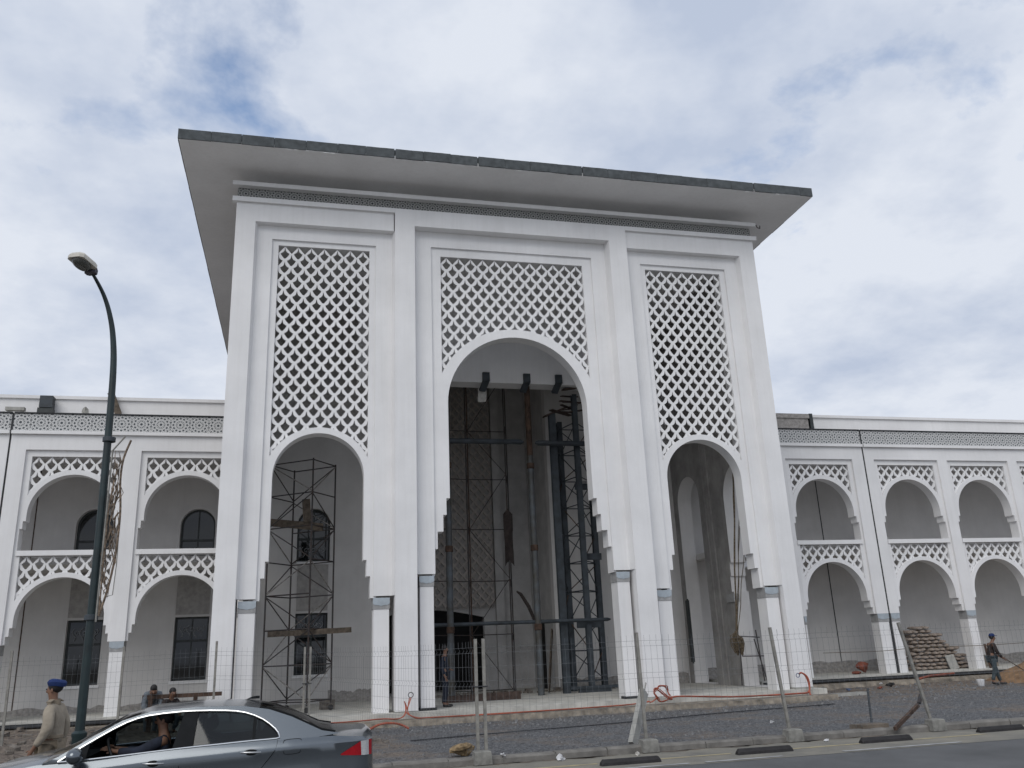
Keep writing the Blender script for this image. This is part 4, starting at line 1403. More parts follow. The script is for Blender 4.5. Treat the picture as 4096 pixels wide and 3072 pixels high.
tag(obj('bucket', MB().lathe([(0, 0), (.10, 0), (.135, .2), (.13, .22), (.10, .02), (0, .02)], (0, 0, 0), 16), WHITEB, None, smooth=True, loc=(16.2, 1.2, -.31)), 'white plastic bucket on the ground beside the worker at the right', 'bucket')
for i, (x, y_, sc_, mt_, lb) in enumerate(((14.6, 5.4, .28, BRICKR, 'red plastic sack slumped behind the double column of the right wing'), (14.1, 5.1, .2, BRICKR, 'pile of red bricks crumbs under the first arch of the right wing'))):
    tag(obj('red_sack', rock_mesh(sc_, 10, 7, .4, (1.1, .8, .9 if i == 0 else .5), 60 + i), mt_, None, loc=(x, y_, .1 + sc_ * (.75 if i == 0 else .3)), weld=True, smooth=True), lb, 'sack' if i == 0 else 'bricks')
tag(obj('low_parapet_block', MB().box(19.9, 21.0, 5.6, 5.9, .1, .55), MASONRY), 'low rough masonry block under the third arch of the right wing', 'masonry')
conduit('guard_rope', 'thin rope strung at hip height before the right wing', [smooth_path([(12.2, 4.2, .95), (14.6, 4.25, .92), (16.5, 4.3, .98), (19.4, 4.3, .95), (22.6, 4.3, 1.0)])], .012, ROPE, 'rope')

# things on the roofs of the wings
vb = thing('roof_vent_box', 'black box standing before the parapet on the roof of the left wing', 'vent box', (-15.68, 7.0, 9.5))
obj('box', MB().box(-.25, .25, -.15, .15, .3, .92), FRAME, vb); obj('lid', MB().box(-.20, .22, -.18, .18, .93, 1.36), STEEL, vb)
tag(obj('roof_block', rock_mesh(.2, 8, 6, .3, (.7, .6, .95), 9), CONCRETE, None, loc=(-14.4, 7.05, 10.38), weld=True), 'pale block standing on the roof of the left wing behind the lamp post', 'block')
boxo('roof_block_plinth', (-14.6, -14.2, 6.9, 7.2, 9.5, 10.22), PLASTER, WL)
tag(obj('leaning_timber', MB().bar((-13.0, 7.0, 9.6), (-13.62, 7.05, 11.1), .10, .22), WOOD), 'brown timber leaning on the left wing parapet behind the lamp post', 'timber')
tag(obj('roof_beam', MB().box(-16.97, -16.36, 6.9, 7.1, 10.32, 10.44).box(-16.9, -16.8, 6.95, 7.05, 9.5, 10.32).box(-16.5, -16.4, 6.95, 7.05, 9.5, 10.32), CONCRETE), 'short grey bench like block on the far left of the roof', 'block')
tag(obj('roof_screen', MB().box(13.3, 14.9, 7.05, 7.18, 9.5, 10.92).box(13.25, 14.95, 7.0, 7.2, 10.75, 10.95), MORTAR), 'grey unplastered panel on the right wing roof beside the portal', 'panel')
tag(obj('dark_roof_post', MB().box(14.96, 15.12, 7.0, 7.2, 9.5, 10.97), FRAME), 'dark upright at the end of the grey roof panel on the right wing', 'post')

# ------------------------------------------------------------------ street lamp with hanging ornament
lamp = thing('street_lamp', 'dark green street lamp post with curved arm and cream lamp head at the left', 'street lamp', (-10.22, -8.6, -.32))
L0 = Vector((-10.22, -8.6, -.32))
pp_ = [(-10.22, -8.6, -.3), (-10.22, -8.6, 3), (-10.24, -8.6, 5.5), (-10.27, -8.6, 6.9), (-10.33, -8.63, 7.6), (-10.42, -8.7, 8.05), (-10.53, -8.8, 8.38), (-10.66, -9.0, 8.63), (-10.74, -9.15, 8.74)]
pth = smooth_path(pp_, 6)
rs = [.080 - .056 * i / (len(pth) - 1) for i in range(len(pth))]
obj('pole', MB().tube([p - L0 for p in pth], rs, 14), LAMPG, lamp, smooth=True)
obj('pole_base', MB().lathe([(.0, 0), (.15, 0), (.15, .06), (.12, .1), (.112, .75), (.125, .78), (.125, .82), (.08, .86)], (0, 0, 0), 16), LAMPG, lamp, smooth=True)
for z in (5.9, 2.7):
    obj('clamp', MB().lathe([(.08, z - .05), (.115, z - .04), (.115, z + .04), (.08, z + .05)], (0, 0, 0), 12), STEEL, lamp, smooth=True)
hd = bpy.data.objects.new('lamp_head', None)
COL.objects.link(hd); hd.parent = lamp
hd.location = Vector((-10.74, -9.15, 8.74)) - L0
hdir = Vector((-.36, -.92, .10)).normalized()
hd.rotation_euler = hdir.to_track_quat('Y', 'Z').to_euler()


def rbox(w0, w1, l0, l1, z0, z1, rad=.08):
    def ol(w_, y0_, y1_):
        return [(w_ - rad, y0_), (w_, y0_ + rad), (w_, y1_ - rad), (w_ - rad, y1_), (-w_ + rad, y1_), (-w_, y1_ - rad), (-w_, y0_ + rad), (-w_ + rad, y0_)]
    rows_ = []
    for z, w_, e in ((z0, w0, 0), (z0 + (z1 - z0) * .5, w0 * 1.0, 0), (z0 + (z1 - z0) * .85, (w0 + w1) / 2, .04), (z1, w1, .10)):
        row = [(p[0], p[1], z) for p in ol(w_, l0 + e, l1 - e)]
        row.append(row[0]); rows_.append(row)
    mb_ = MB().grid(rows_)
    mb_.add(rows_[0][:8], [tuple(range(8))]); mb_.add(rows_[-1][:8], [tuple(range(7, -1, -1))])
    return mb_


hd.scale = (.78, .64, .85)
obj('housing', rbox(.21, .15, -.02, .78, 0.0, .15), LAMPH, hd, smooth=True, angle=R(35))
obj('socket', rbox(.14, .11, -.18, .05, -.06, .11, .05), LAMPD, hd, smooth=True)
ln = MB()
ln.grid([[(.185 * math.cos(a) * (1 - k * k * .45) * min(1, 1.25 * abs(math.cos(a)) + .75), .42 + .33 * math.sin(a) * (1 - k * k * .3), -.005 - .11 * k) for a in [2 * math.pi * i / 24 for i in range(25)]] for k in (0, .35, .65, .85, 1.0)])
ln.add([(.185 * math.cos(2 * math.pi * i / 24) * .5, .42 + .33 * math.sin(2 * math.pi * i / 24) * .66, -.116) for i in range(24)], [tuple(range(24))])
obj('lens', ln, LENS, hd, smooth=True)
orn = thing('lamp_ornament', 'tall leaf shaped wire ornament with dry brown fibres tied to the lamp post', 'ornament', (-10.02, -8.7, 0))
tubeo('upright', [(-.10, 0, 2.3), (-.10, 0, 5.35), (.10, -.02, 5.62)], .016, POSTM, orn)
tubeo('outline', smooth_path([(-.06, 0, 2.4), (.05, 0, 2.9), (.12, 0, 3.5), (.13, 0, 4.2), (.08, 0, 4.8), (.10, 0, 5.2), (.20, 0, 5.55)]), .02, FROND, orn)
tubeo('outline', smooth_path([(-.06, 0, 2.4), (-.07, 0, 3.2), (-.07, 0, 4.2), (-.02, 0, 4.8), (.02, 0, 5.0)]), .015, FROND, orn)
fb = MB()
for i in range(45):
    z = random.uniform(2.7, 5.0)
    wd = .075 * math.sin(math.pi * min(1, (z - 2.4) / 2.7)) + .02
    x = .02 + random.uniform(-wd, wd)
    dz = random.uniform(.1, .55)
    fb.tube([(x, random.uniform(-.05, .05), z), (x + random.uniform(-.08, .08), random.uniform(-.07, .07), z + dz * .5), (x + random.uniform(-.06, .06), random.uniform(-.03, .03), z + dz)], [.005, .009, .003], 4)
for i in range(14):
    z = random.uniform(3.6, 4.5)
    fb.bar((random.uniform(-.06, .1), 0, z), (random.uniform(-.04, .14), random.uniform(-.04, .04), z + random.uniform(.1, .3)), .035, .015)
o = obj('fibres', fb, FROND, orn); o['kind'] = 'stuff'
tubeo('loose_wire', [(.13, 0, 4.4), (.15, 0, 3.3), (.13, 0, 2.75), (.0, 0, 2.72)], .008, POSTM, orn, 4)

# ------------------------------------------------------------------ the car (local: x from the rear bumper forwards, y to its left, z from the road)
def lerp_tab(tab, x):
    if x <= tab[0][0]:
        return tab[0][1]
    for (a, va), (b, vb_) in zip(tab, tab[1:]):
        if x <= b:
            t = (x - a) / (b - a)
            t = t * t * (3 - 2 * t) * .35 + t * .65
            return va + (vb_ - va) * t
    return tab[-1][1]


CAR = thing('parked_saloon_car', 'dark grey saloon car with a driver, cut off by the lower left of the photo', 'car', (-5.75, -13.27, -.42), math.pi)
CARM = {}
BELT = [(0, 1.0), (.1, 1.03), (.5, 1.065), (1.1, 1.06), (2.2, 1.025), (3.3, .965), (3.7, .955), (4.2, .88), (4.55, .76), (4.75, .62)]
TOPC = [(0, 1.07), (.06, 1.115), (.14, 1.10), (.45, 1.115), (.6, 1.12), (3.6, 1.04), (3.75, 1.03), (4.2, .955), (4.55, .84), (4.75, .66)]
HALFW = [(0, .60), (.03, .68), (.10, .775), (.22, .84), (.45, .885), (1.0, .91), (2.4, .92), (3.6, .91), (4.2, .86), (4.5, .76), (4.68, .62), (4.76, .48)]
CREASE = [(0, .99), (.4, .985), (1.25, .955), (2.3, .915), (3.4, .86), (4.3, .74), (4.76, .6)]
WHEELS = (1.02, 3.72)


def body_bottom(x):
    z = .22
    if x < .25:
        z = .30 - .08 * x / .25
    for wx in WHEELS:
        d = abs(x - wx)
        if d < .385:
            z = max(z, .33 + math.sqrt(.385 ** 2 - d * d))
    return z


def side_pt(x, f):
    """f 0 bottom .. 1 belt"""
    zb, zt, zc_ = body_bottom(x), lerp_tab(BELT, x), lerp_tab(CREASE, x)
    w = lerp_tab(HALFW, x)
    z = zb + (zt - zb) * f
    if z > zc_:
        y_ = w - .055 * ((z - zc_) / max(.02, zt - zc_)) ** 1.3 * 1.0
    else:
        t = (zc_ - z) / .7
        y_ = w - .012 * math.sin(min(1, t * 2) * math.pi) - .06 * max(0, t - .35) ** 1.2
    return x, y_, z


xs = sorted(set([i * 4.76 / 95 for i in range(96)] + [wx + .385 * math.sin(a) for wx in WHEELS for a in [(-1.57 + i * 3.14 / 16) for i in range(17)]]))
fl = [0, .12, .25, .4, .55, .68, .76, .82, .86, .90, .94, .97, 1.0]
body = MB()
for s in (1, -1):
    rows_ = []
    for x in xs:
        zt, zb, zc_ = lerp_tab(BELT, x), body_bottom(x), lerp_tab(CREASE, x)
        fc = (zc_ - zb) / (zt - zb)
        fl2 = [fc * k / 8 for k in range(9)] + [fc + (1 - fc) * k / 5 for k in range(1, 6)]
        rows_.append([(p[0], s * p[1], p[2]) for p in (side_pt(x, f) for f in fl2)])
    body.grid(rows_)
# deck, cowl and bonnet between the two belt lines
def top_rows(xa, xb, n):
    rows_ = []
    for i in range(n + 1):
        x = xa + (xb - xa) * i / n
        w = side_pt(x, 1)[1]; zt = lerp_tab(BELT, x); zc_ = max(zt, lerp_tab(TOPC, x))
        rows_.append([(x, w * k / 8, zt + (zc_ - zt) * (1 - abs(k / 8) ** 4)) for k in range(-8, 9)])
    return rows_
body.grid(top_rows(0, .62, 14)); body.grid(top_rows(3.55, 4.76, 22))
# rear and front faces
for xe in (0, 4.76):
    rows_ = []
    for f in range(9):
        x, y_, z = side_pt(xe, f / 8)
        bul = (.05 * math.sin(math.pi * f / 8)) * (1 if xe > 1 else -1)
        rows_.append([(x + bul * (1 - (k / 6) ** 2), y_ * k / 6, z) for k in range(-6, 7)])
    body.grid(rows_)
    zt = lerp_tab(BELT, xe); zc_ = max(zt, lerp_tab(TOPC, xe)); w = side_pt(xe, 1)[1]
    body.grid([[(xe, w * k / 8, zt) for k in range(-8, 9)], [(xe, w * k / 8, zt + (zc_ - zt) * (1 - abs(k / 8) ** 4)) for k in range(-8, 9)]])
BODY = obj('body', body, PAINT, CAR, smooth=True, angle=R(28), weld=True)

# greenhouse
RAIL = [(.40, 1.09), (.62, 1.13), (.98, 1.30), (1.25, 1.395), (1.55, 1.445), (2.1, 1.465), (2.6, 1.44), (2.9, 1.36), (3.2, 1.20), (3.5, 1.03), (3.66, .96)]


def gy(z):
    return .862 - (z - 1.0) * .62 if z > 1.0 else .862 + .0 * z


def glass_loop():
    top = [(3.50, .975), (3.36, 1.06), (3.10, 1.21), (2.85, 1.335), (2.62, 1.395), (2.30, 1.418), (2.10, 1.42), (1.75, 1.405), (1.52, 1.37), (1.32, 1.29), (1.17, 1.18), (1.115, 1.10), (1.15, 1.075)]
    bot = [(1.4, 1.068), (1.8, 1.052), (2.2, 1.036), (2.6, 1.014), (3.0, .992), (3.25, .98)]
    return top + bot


rail_pts = [(x, z) for x, z in RAIL]
GL = glass_loop()
outer_loop = list(reversed(rail_pts))            # from the screen foot backwards over the roof
under = [(x, lerp_tab(BELT, x) - .004) for x in (.7, 1.1, 1.6, 2.2, 2.8, 3.3)]
frame = MB()
for s in (1, -1):
    sub = []
    loop_o = []
    full = outer_loop + under
    for a, b in zip(full, full[1:] + full[:1]):
        for k in range(4):
            loop_o.append((a[0] + (b[0] - a[0]) * k / 4, a[1] + (b[1] - a[1]) * k / 4))
    loop_i = []
    for a, b in zip(GL, GL[1:] + GL[:1]):
        for k in range(3):
            loop_i.append((a[0] + (b[0] - a[0]) * k / 3, a[1] + (b[1] - a[1]) * k / 3))
    mbp = MB().plate([loop_o, loop_i], 0, .03)
    n = len(mbp.v) // 2
    mbp.v = [(v[0], s * (gy(v[2]) - v[1]), v[2]) for v in mbp.v]
    frame.add(mbp.v, mbp.f)
obj('window_frame', frame, PAINT, CAR, smooth=True, angle=R(50))
roofm = MB()


def cross(x, z_edge, crown, n=10):
    w = gy(z_edge)
    return [(x, w * k / n, z_edge + crown * (1 - (k / n) ** 2)) for k in range(-n, n + 1)]


def rail_z(x):
    return lerp_tab(RAIL, x)


obj('roof', roofm.grid([cross(x, rail_z(x) + .001, .055) for x in [1.36 + i * (2.72 - 1.36) / 16 for i in range(17)]]), PAINT, CAR, smooth=True)
obj('rear_glass', MB().grid([cross(x, rail_z(x) + .001, .035 + .02 * (x - .5) / .86) for x in [.48 + i * (1.36 - .48) / 10 for i in range(11)]]), DARKTRIM if False else CARGLASS, CAR, smooth=True)
obj('windscreen', MB().grid([cross(x, rail_z(x) + .001, .055 + .03 * (x - 2.72)) for x in [2.72 + i * (3.66 - 2.72) / 10 for i in range(11)]]), CARGLASS, CAR, smooth=True)
for s in (1, -1):
    rg = MB()
    rg.tube([(x, s * (gy(rail_z(x)) - .015), rail_z(x) + .012) for x in [.46, .62, .8, .98, 1.15, 1.36]], .012, 5)
    obj('rear_glass_seal', rg, DARKTRIM, CAR, smooth=True)
for s, nm in ((1, 'near'), (-1, 'far')):
    def pane(pts, name):
        mbp = MB().plate([pts], 0, .004)
        mbp.v = [(v[0], s * (gy(v[2]) - .018 - v[1]), v[2]) for v in mbp.v]
        obj(name, mbp, CARGLASS, CAR)
    rear = [p for p in GL if p[0] <= 2.12] + [(2.06, 1.04)]
    top_r = [(2.06, 1.418), (1.75, 1.405), (1.52, 1.37), (1.32, 1.29), (1.17, 1.18), (1.115, 1.10), (1.15, 1.075), (1.4, 1.068), (1.8, 1.052), (2.08, 1.04)]
    pane(top_r, 'side_glass')
    if s < 0:
        pane([(3.50, .975), (3.36, 1.06), (3.10, 1.21), (2.85, 1.335), (2.62, 1.395), (2.30, 1.418), (2.24, 1.418), (2.28, 1.03), (2.6, 1.014), (3.0, .992), (3.25, .98)], 'side_glass')
    for pts, inn in (([(2.22, 1.425), (2.06, 1.425), (2.09, 1.035), (2.31, 1.03)], .006), ([(1.425, 1.335), (1.385, 1.32), (1.395, 1.066), (1.43, 1.066)], .006), ([(3.50, .975), (3.36, 1.06), (3.20, 1.15), (3.22, .985)], .004)):
        q = MB().plate([pts], 0, .02)
        q.v = [(v[0], s * (gy(v[2]) - inn - v[1]), v[2]) for v in q.v]
        obj('pillar_trim', q, DARKTRIM, CAR)
    tr_ = [Vector((x, s * (gy(z) + .004), z)) for x, z in GL + GL[:1]]
    obj('chrome_trim', MB().tube(smooth_path(tr_, 2), .011, 6), CHROME, CAR, smooth=True)
    # doors: shut lines, handles
    sl = MB()
    for pts in ([(2.20, 1.03), (2.215, .85), (2.20, .6), (2.15, .3)], [(1.13, 1.06), (1.16, .95), (1.28, .80), (1.42, .62), (1.46, .4)], [(3.42, .95), (3.40, .7), (3.35, .4)]):
        P = []
        for (x, z) in pts:
            zb, zt = body_bottom(x), lerp_tab(BELT, x)
            p = side_pt(x, (z - zb) / (zt - zb))
            P.append((x, s * (p[1] - .001), z))
        sl.tube(smooth_path(P, 4), .0045, 4)
    obj('shut_line', sl, DARKTRIM, CAR)
    for hx, hz in ((1.43, .945), (2.49, .895)):
        zb, zt = body_bottom(hx), lerp_tab(BELT, hx)
        yy = side_pt(hx, (hz - zb) / (zt - zb))[1]
        obj('handle_recess', MB().sphere((hx, s * (yy - .006), hz), .085, 14, 8, (1, .10, .42)), DARKTRIM, CAR, smooth=True)
        obj('door_handle', MB().tube(smooth_path([(hx - .11, s * yy, hz - .004), (hx - .06, s * (yy + .03), hz), (hx + .06, s * (yy + .03), hz + .006), (hx + .11, s * yy, hz + .006)], 4), .010, 8), RIMM, CAR, smooth=True)
    # lamps
    def patch(pts, name, m_, push=.006):
        q = MB()
        n = 8
        rows_ = []
        for i in range(n + 1):
            row = []
            for j in range(5):
                a = [pts[0][k] + (pts[1][k] - pts[0][k]) * i / n for k in (0, 1)]
                b = [pts[3][k] + (pts[2][k] - pts[3][k]) * i / n for k in (0, 1)]
                x = a[0] + (b[0] - a[0]) * j / 4; z = a[1] + (b[1] - a[1]) * j / 4
                zb, zt = body_bottom(x), lerp_tab(BELT, x)
                p = side_pt(x, (z - zb) / (zt - zb))
                row.append((x - push * .5, s * (p[1] + push), z))
            rows_.append(row)
        q.grid(rows_)
        return obj(name, q, m_, CAR, smooth=True)
    patch([(.40, .858), (.16, .985), (.15, .825), (.40, .846)], 'tail_light', REDLENS)
    patch([(.16, .985), (.06, .99), (.055, .82), (.15, .825)], 'reversing_light', WHITELENS)
    patch([(.06, .99), (.012, .99), (.012, .815), (.055, .82)], 'tail_light', REDLENS)
    patch([(4.25, .78), (4.62, .70), (4.58, .60), (4.35, .64)], 'head_light', WHITELENS)
    # mirror
    mr_ = MB().sphere((3.30, s * 1.02, 1.035), .12, 12, 8, (.75, 1.0, .72))
    mr_.tube([(3.33, s * .86, .985), (3.31, s * .95, 1.0)], .035, 6)
    obj('door_mirror', mr_, PAINT, CAR, smooth=True)
    for wx in WHEELS:
        w_ = obj('wheel', MB().lathe([(.21, -.10), (.30, -.11), (.325, -.09), (.33, 0), (.325, .09), (.30, .11), (.21, .10)], (wx, s * .79, .33), 28, 'y'), TYRE, CAR, smooth=True)
        rm = MB().lathe([(.0, .05), (.05, .06), (.05, .04), (.2, .03), (.212, .09), (.212, -.08)], (wx, s * .79, .33), 28, 'y')
        for k in range(7):
            a = 2 * math.pi * k / 7
            rm.bar((wx + .04 * math.cos(a), s * .85, .33 + .04 * math.sin(a)), (wx + .2 * math.cos(a), s * .86, .33 + .2 * math.sin(a)), .045, .03, (0, 1, 0))
        obj('rim', rm, RIMM, w_, smooth=True)
        lip = []
        for i in range(19):
            a = math.pi * i / 18
            x = wx + .388 * math.cos(a); z = .33 + .388 * math.sin(a)
            zt = lerp_tab(BELT, x)
            lip.append((x, s * (side_pt(x, 0)[1] + .004), z))
        obj('arch_lip', MB().tube(lip, .02, 6), PAINT, CAR, smooth=True)
        obj('wheel_well', MB().lathe([(.0, -.17), (.40, -.17), (.40, .07)], (wx, s * .72, .34), 24, 'y'), DARKTRIM, CAR)
fp = MB()
fl_ = [(.86, 1.045), (.89, 1.06), (1.03, 1.055), (1.065, 1.03), (1.06, .93), (1.03, .90), (.90, .905), (.865, .935), (.86, 1.045)]
P = []
for x, z in fl_:
    zb, zt = body_bottom(x), lerp_tab(BELT, x)
    P.append((x, side_pt(x, (z - zb) / (zt - zb))[1], z))
fp.tube(smooth_path(P, 3), .004, 4)
obj('fuel_flap_line', fp, DARKTRIM, CAR)
obj('roof_antenna', MB().grid([[(1.55 - .16 * t, s_ * .018 * (1 - t), 1.50 + .0 * t + .055 * (t * (1.6 - t)) * (0 if s_ else 1)) for t in (0, .25, .5, .75, 1.0)] for s_ in (-1, 0, 1)]), DARKTRIM, CAR, smooth=True)
# inside: floor, seats, dashboard, wheel
obj('cabin_floor', MB().box(.5, 3.6, -.80, .80, .35, .42).box(.62, 1.2, -.78, .78, .42, 1.0).box(3.3, 3.6, -.78, .78, .42, .96), DARKTRIM, CAR)
for (x, y_) in ((2.15, .37), (2.15, -.37), (1.25, .40), (1.25, -.40)):
    st_ = MB().box(x - .02, x + .5, y_ - .25, y_ + .25, .42, .60)
    st_.bar((x + .02, y_, .55), (x - .16, y_, 1.12), .46, .14, (0, 1, 0))
    obj('seat', st_, SEATM, CAR)
    hr = MB().sphere((x - .19, y_, 1.23), .12, 10, 8, (.5, 1.0, .8))
    obj('head_restraint', hr, SEATM, CAR, smooth=True)
obj('door_card', MB().box(1.2, 3.4, .80, .83, .45, .96).box(1.2, 3.4, -.83, -.80, .45, .96), SEATM, CAR)
sw = []
for i in range(25):
    a = 2 * math.pi * i / 24
    sw.append((3.0 + .19 * math.cos(a) * .4, .38 + .19 * math.sin(a), .98 + .19 * math.cos(a) * .92))
obj('steering_wheel', MB().tube(sw, .016, 6, False), LEATHER, CAR, smooth=True)

# ------------------------------------------------------------------ people
def skin(name, pts, edges, root, material, parent, sub=2):
    """one continuous surface grown over a skeleton: pts {key:(co,radius)}"""
    keys = list(pts)
    idx = {k: i for i, k in enumerate(keys)}
    me = bpy.data.meshes.new(name)
    me.from_pydata([pts[k][0] for k in keys], [(idx[a], idx[b]) for a, b in edges], [])
    o = bpy.data.objects.new(name, me)
    COL.objects.link(o)
    o.parent = parent
    me.materials.append(material)
    md = o.modifiers.new('skin', 'SKIN')
    md.use_smooth_shade = True
    md.branch_smoothing = .4
    sv = me.skin_vertices[0].data
    for k in keys:
        r_ = pts[k][1]
        sv[idx[k]].radius = r_ if isinstance(r_, tuple) else (r_, r_)
        sv[idx[k]].use_root = (k == root)
    ss_ = o.modifiers.new('smooth', 'SUBSURF')
    ss_.levels = ss_.render_levels = sub
    return o


BASE = dict(pel=(0, 0, .95), sp=(.0, 0, 1.12), ch=(.0, 0, 1.33), nk=(.015, 0, 1.49), jaw=(.05, 0, 1.575), hd=(.03, 0, 1.66), cr=(.015, 0, 1.74),
            shL=(0, .17, 1.41), elL=(-.04, .24, 1.14), wrL=(.05, .25, .90), paL=(.08, .25, .83),
            shR=(0, -.17, 1.41), elR=(-.04, -.24, 1.14), wrR=(.05, -.25, .90), paR=(.08, -.25, .83),
            hiL=(0, .09, .90), knL=(.03, .10, .50), anL=(-.02, .10, .10), toL=(.15, .11, .045),
            hiR=(0, -.09, .90), knR=(.03, -.10, .50), anR=(-.02, -.10, .10), toR=(.15, -.11, .045))


def person(name_label, loc, rz, over, shirt, trousers, hair=HAIR, scale=1.0, hat=None, group=None, loose=1.0):
    J = dict(BASE); J.update(over)
    J = {k: Vector(v) for k, v in J.items()}
    t = thing('person', name_label, 'person', loc, rz, group)
    t.scale = (scale,) * 3
    face = (J['jaw'] - J['nk']); fx = Vector((1, 0, 0))
    hdv = (J['cr'] - J['nk']).normalized()
    fwd_ = Vector((1, 0, 0)); fwd_ = (fwd_ - hdv * fwd_.dot(hdv)).normalized()
    pts = {'pel': (J['pel'], .11), 'sp': (J['sp'], .105), 'ch': (J['ch'], .12), 'nk': (J['nk'], .056), 'jaw': (J['jaw'] - fwd_ * .012, (.072, .066)), 'hd': (J['hd'], (.102, .086)), 'cr': (J['cr'], (.074, .068)),
           'no': (J['jaw'] + hdv * .05 + fwd_ * .085, .014)}
    ed = [('pel', 'sp'), ('sp', 'ch'), ('ch', 'nk'), ('nk', 'jaw'), ('jaw', 'hd'), ('hd', 'cr'), ('hd', 'no')]
    for s_ in 'LR':
        sy = 1 if s_ == 'L' else -1
        for k, r_ in (('sh', .058), ('el', .042), ('wr', .028), ('pa', (.036, .020)), ('hi', .085), ('kn', .055), ('an', .036), ('to', .036)):
            pts[k + s_] = (J[k + s_], r_)
        ed += [('ch', 'sh' + s_), ('sh' + s_, 'el' + s_), ('el' + s_, 'wr' + s_), ('wr' + s_, 'pa' + s_), ('pel', 'hi' + s_), ('hi' + s_, 'kn' + s_), ('kn' + s_, 'an' + s_), ('an' + s_, 'to' + s_)]
        hdir_ = (J['pa' + s_] - J['wr' + s_]).normalized()
        across = fwd_ - hdir_ * fwd_.dot(hdir_)
        across = across.normalized() if across.length > .1 else Vector((0, 0, 1))
        inw = hdir_.cross(across)
        for fi, (o_, ln_) in enumerate(((.03, .07), (.012, .08), (-.008, .075), (-.027, .06))):
            a = J['pa' + s_] + across * o_ + hdir_ * .045
            b = a + hdir_ * ln_ * .5
            c = b + hdir_ * ln_ * .42 + inw * (-.018 * sy)
            for q, v_ in (('a', a), ('b', b), ('c', c)):
                pts['f%d%s%s' % (fi, q, s_)] = (v_, .0085)
            ed += [('pa' + s_, 'f%da%s' % (fi, s_)), ('f%da%s' % (fi, s_), 'f%db%s' % (fi, s_)), ('f%db%s' % (fi, s_), 'f%dc%s' % (fi, s_))]
        a = J['wr' + s_].lerp(J['pa' + s_], .6) + across * .035
        b = a + across * .025 + hdir_ * .035
        pts['ta' + s_] = (a, .011); pts['tb' + s_] = (b, .009)
        ed += [('pa' + s_, 'ta' + s_), ('ta' + s_, 'tb' + s_)]
    skin('body', pts, ed, 'pel', SKIN, t)
    # shirt
    sp_ = {'pel': (J['pel'] + Vector((0, 0, -.05)), (.155 * loose, .125 * loose)), 'sp': (J['sp'], (.16 * loose, .125 * loose)), 'ch': (J['ch'], (.165 * loose, .135 * loose)), 'co': (J['nk'] - hdv * .03, .075)}
    se = [('pel', 'sp'), ('sp', 'ch'), ('ch', 'co')]
    for s_ in 'LR':
        sp_['sh' + s_] = (J['sh' + s_], .082 * loose); sp_['el' + s_] = (J['el' + s_], .064 * loose); sp_['cu' + s_] = (J['wr' + s_].lerp(J['el' + s_], .08), .046)
        se += [('ch', 'sh' + s_), ('sh' + s_, 'el' + s_), ('el' + s_, 'cu' + s_)]
    skin('shirt', sp_, se, 'pel', shirt, t)
    tp = {'pel': (J['pel'] + Vector((0, 0, -.02)), (.15, .125))}
    te = []
    for s_ in 'LR':
        tp['hi' + s_] = (J['hi' + s_], .105); tp['kn' + s_] = (J['kn' + s_], .078); tp['an' + s_] = (J['an' + s_].lerp(J['kn' + s_], .06), .062)
        te += [('pel', 'hi' + s_), ('hi' + s_, 'kn' + s_), ('kn' + s_, 'an' + s_)]
    skin('trousers', tp, te, 'pel', trousers, t)
    for s_ in 'LR':
        skin('shoe', {'a': (J['an' + s_] + Vector((-.03, 0, -.04)), .048), 'b': (J['to' + s_] + Vector((.0, 0, .0)), (.05, .042)), 'c': (J['to' + s_] + (J['to' + s_] - J['an' + s_]) * .45 + Vector((0, 0, .02)), .03)}, [('a', 'b'), ('b', 'c')], 'a', LEATHER, t)
    hm = MB().sphere((0, 0, 0), .098, 14, 10, (1.02, .90, .93))
    hm.v = [(x, y_, z) for x, y_, z in hm.v]
    h = obj('hair', hm, hair, t, smooth=True, loc=J['hd'] + hdv * .022 - fwd_ * .022)
    if hat == 'beret':
        pr = [(.0, .032), (.05, .030), (.092, .016), (.112, -.012), (.108, -.040), (.098, -.065), (.0, -.065)]
        bm = MB().lathe(pr, (0, 0, 0), 22)
        bm.v = [(x * 1.12 - .01, y_ * 1.0, z + .10 * x + .008 * math.sin(x * 22 + y_ * 15)) for x, y_, z in bm.v]
        obj('beret', bm, BERET, t, smooth=True, loc=J['cr'] + hdv * .006 - fwd_ * .006, rot=(0, R(4), 0))
    elif hat == 'cap':
        obj('cap', MB().lathe([(0, .07), (.06, .06), (.098, .015), (.102, -.03), (0, -.03)], (0, 0, 0), 16).box(.05, .17, -.06, .06, -.03, -.015), BERET, t, smooth=True, loc=J['cr'] + hdv * .0)
    # ears and eyes
    for sy in (-1, 1):
        obj('ear', MB().sphere((0, 0, 0), .03, 8, 6, (.55, .35, 1)), SKIN, t, smooth=True, loc=J['hd'] + Vector((-.005, sy * .083, -.03)))
        obj('eye', MB().sphere((0, 0, 0), .011, 8, 6), LEATHER, t, smooth=True, loc=J['hd'] + fwd_ * .084 + Vector((0, sy * .032, -.012)))
    return t


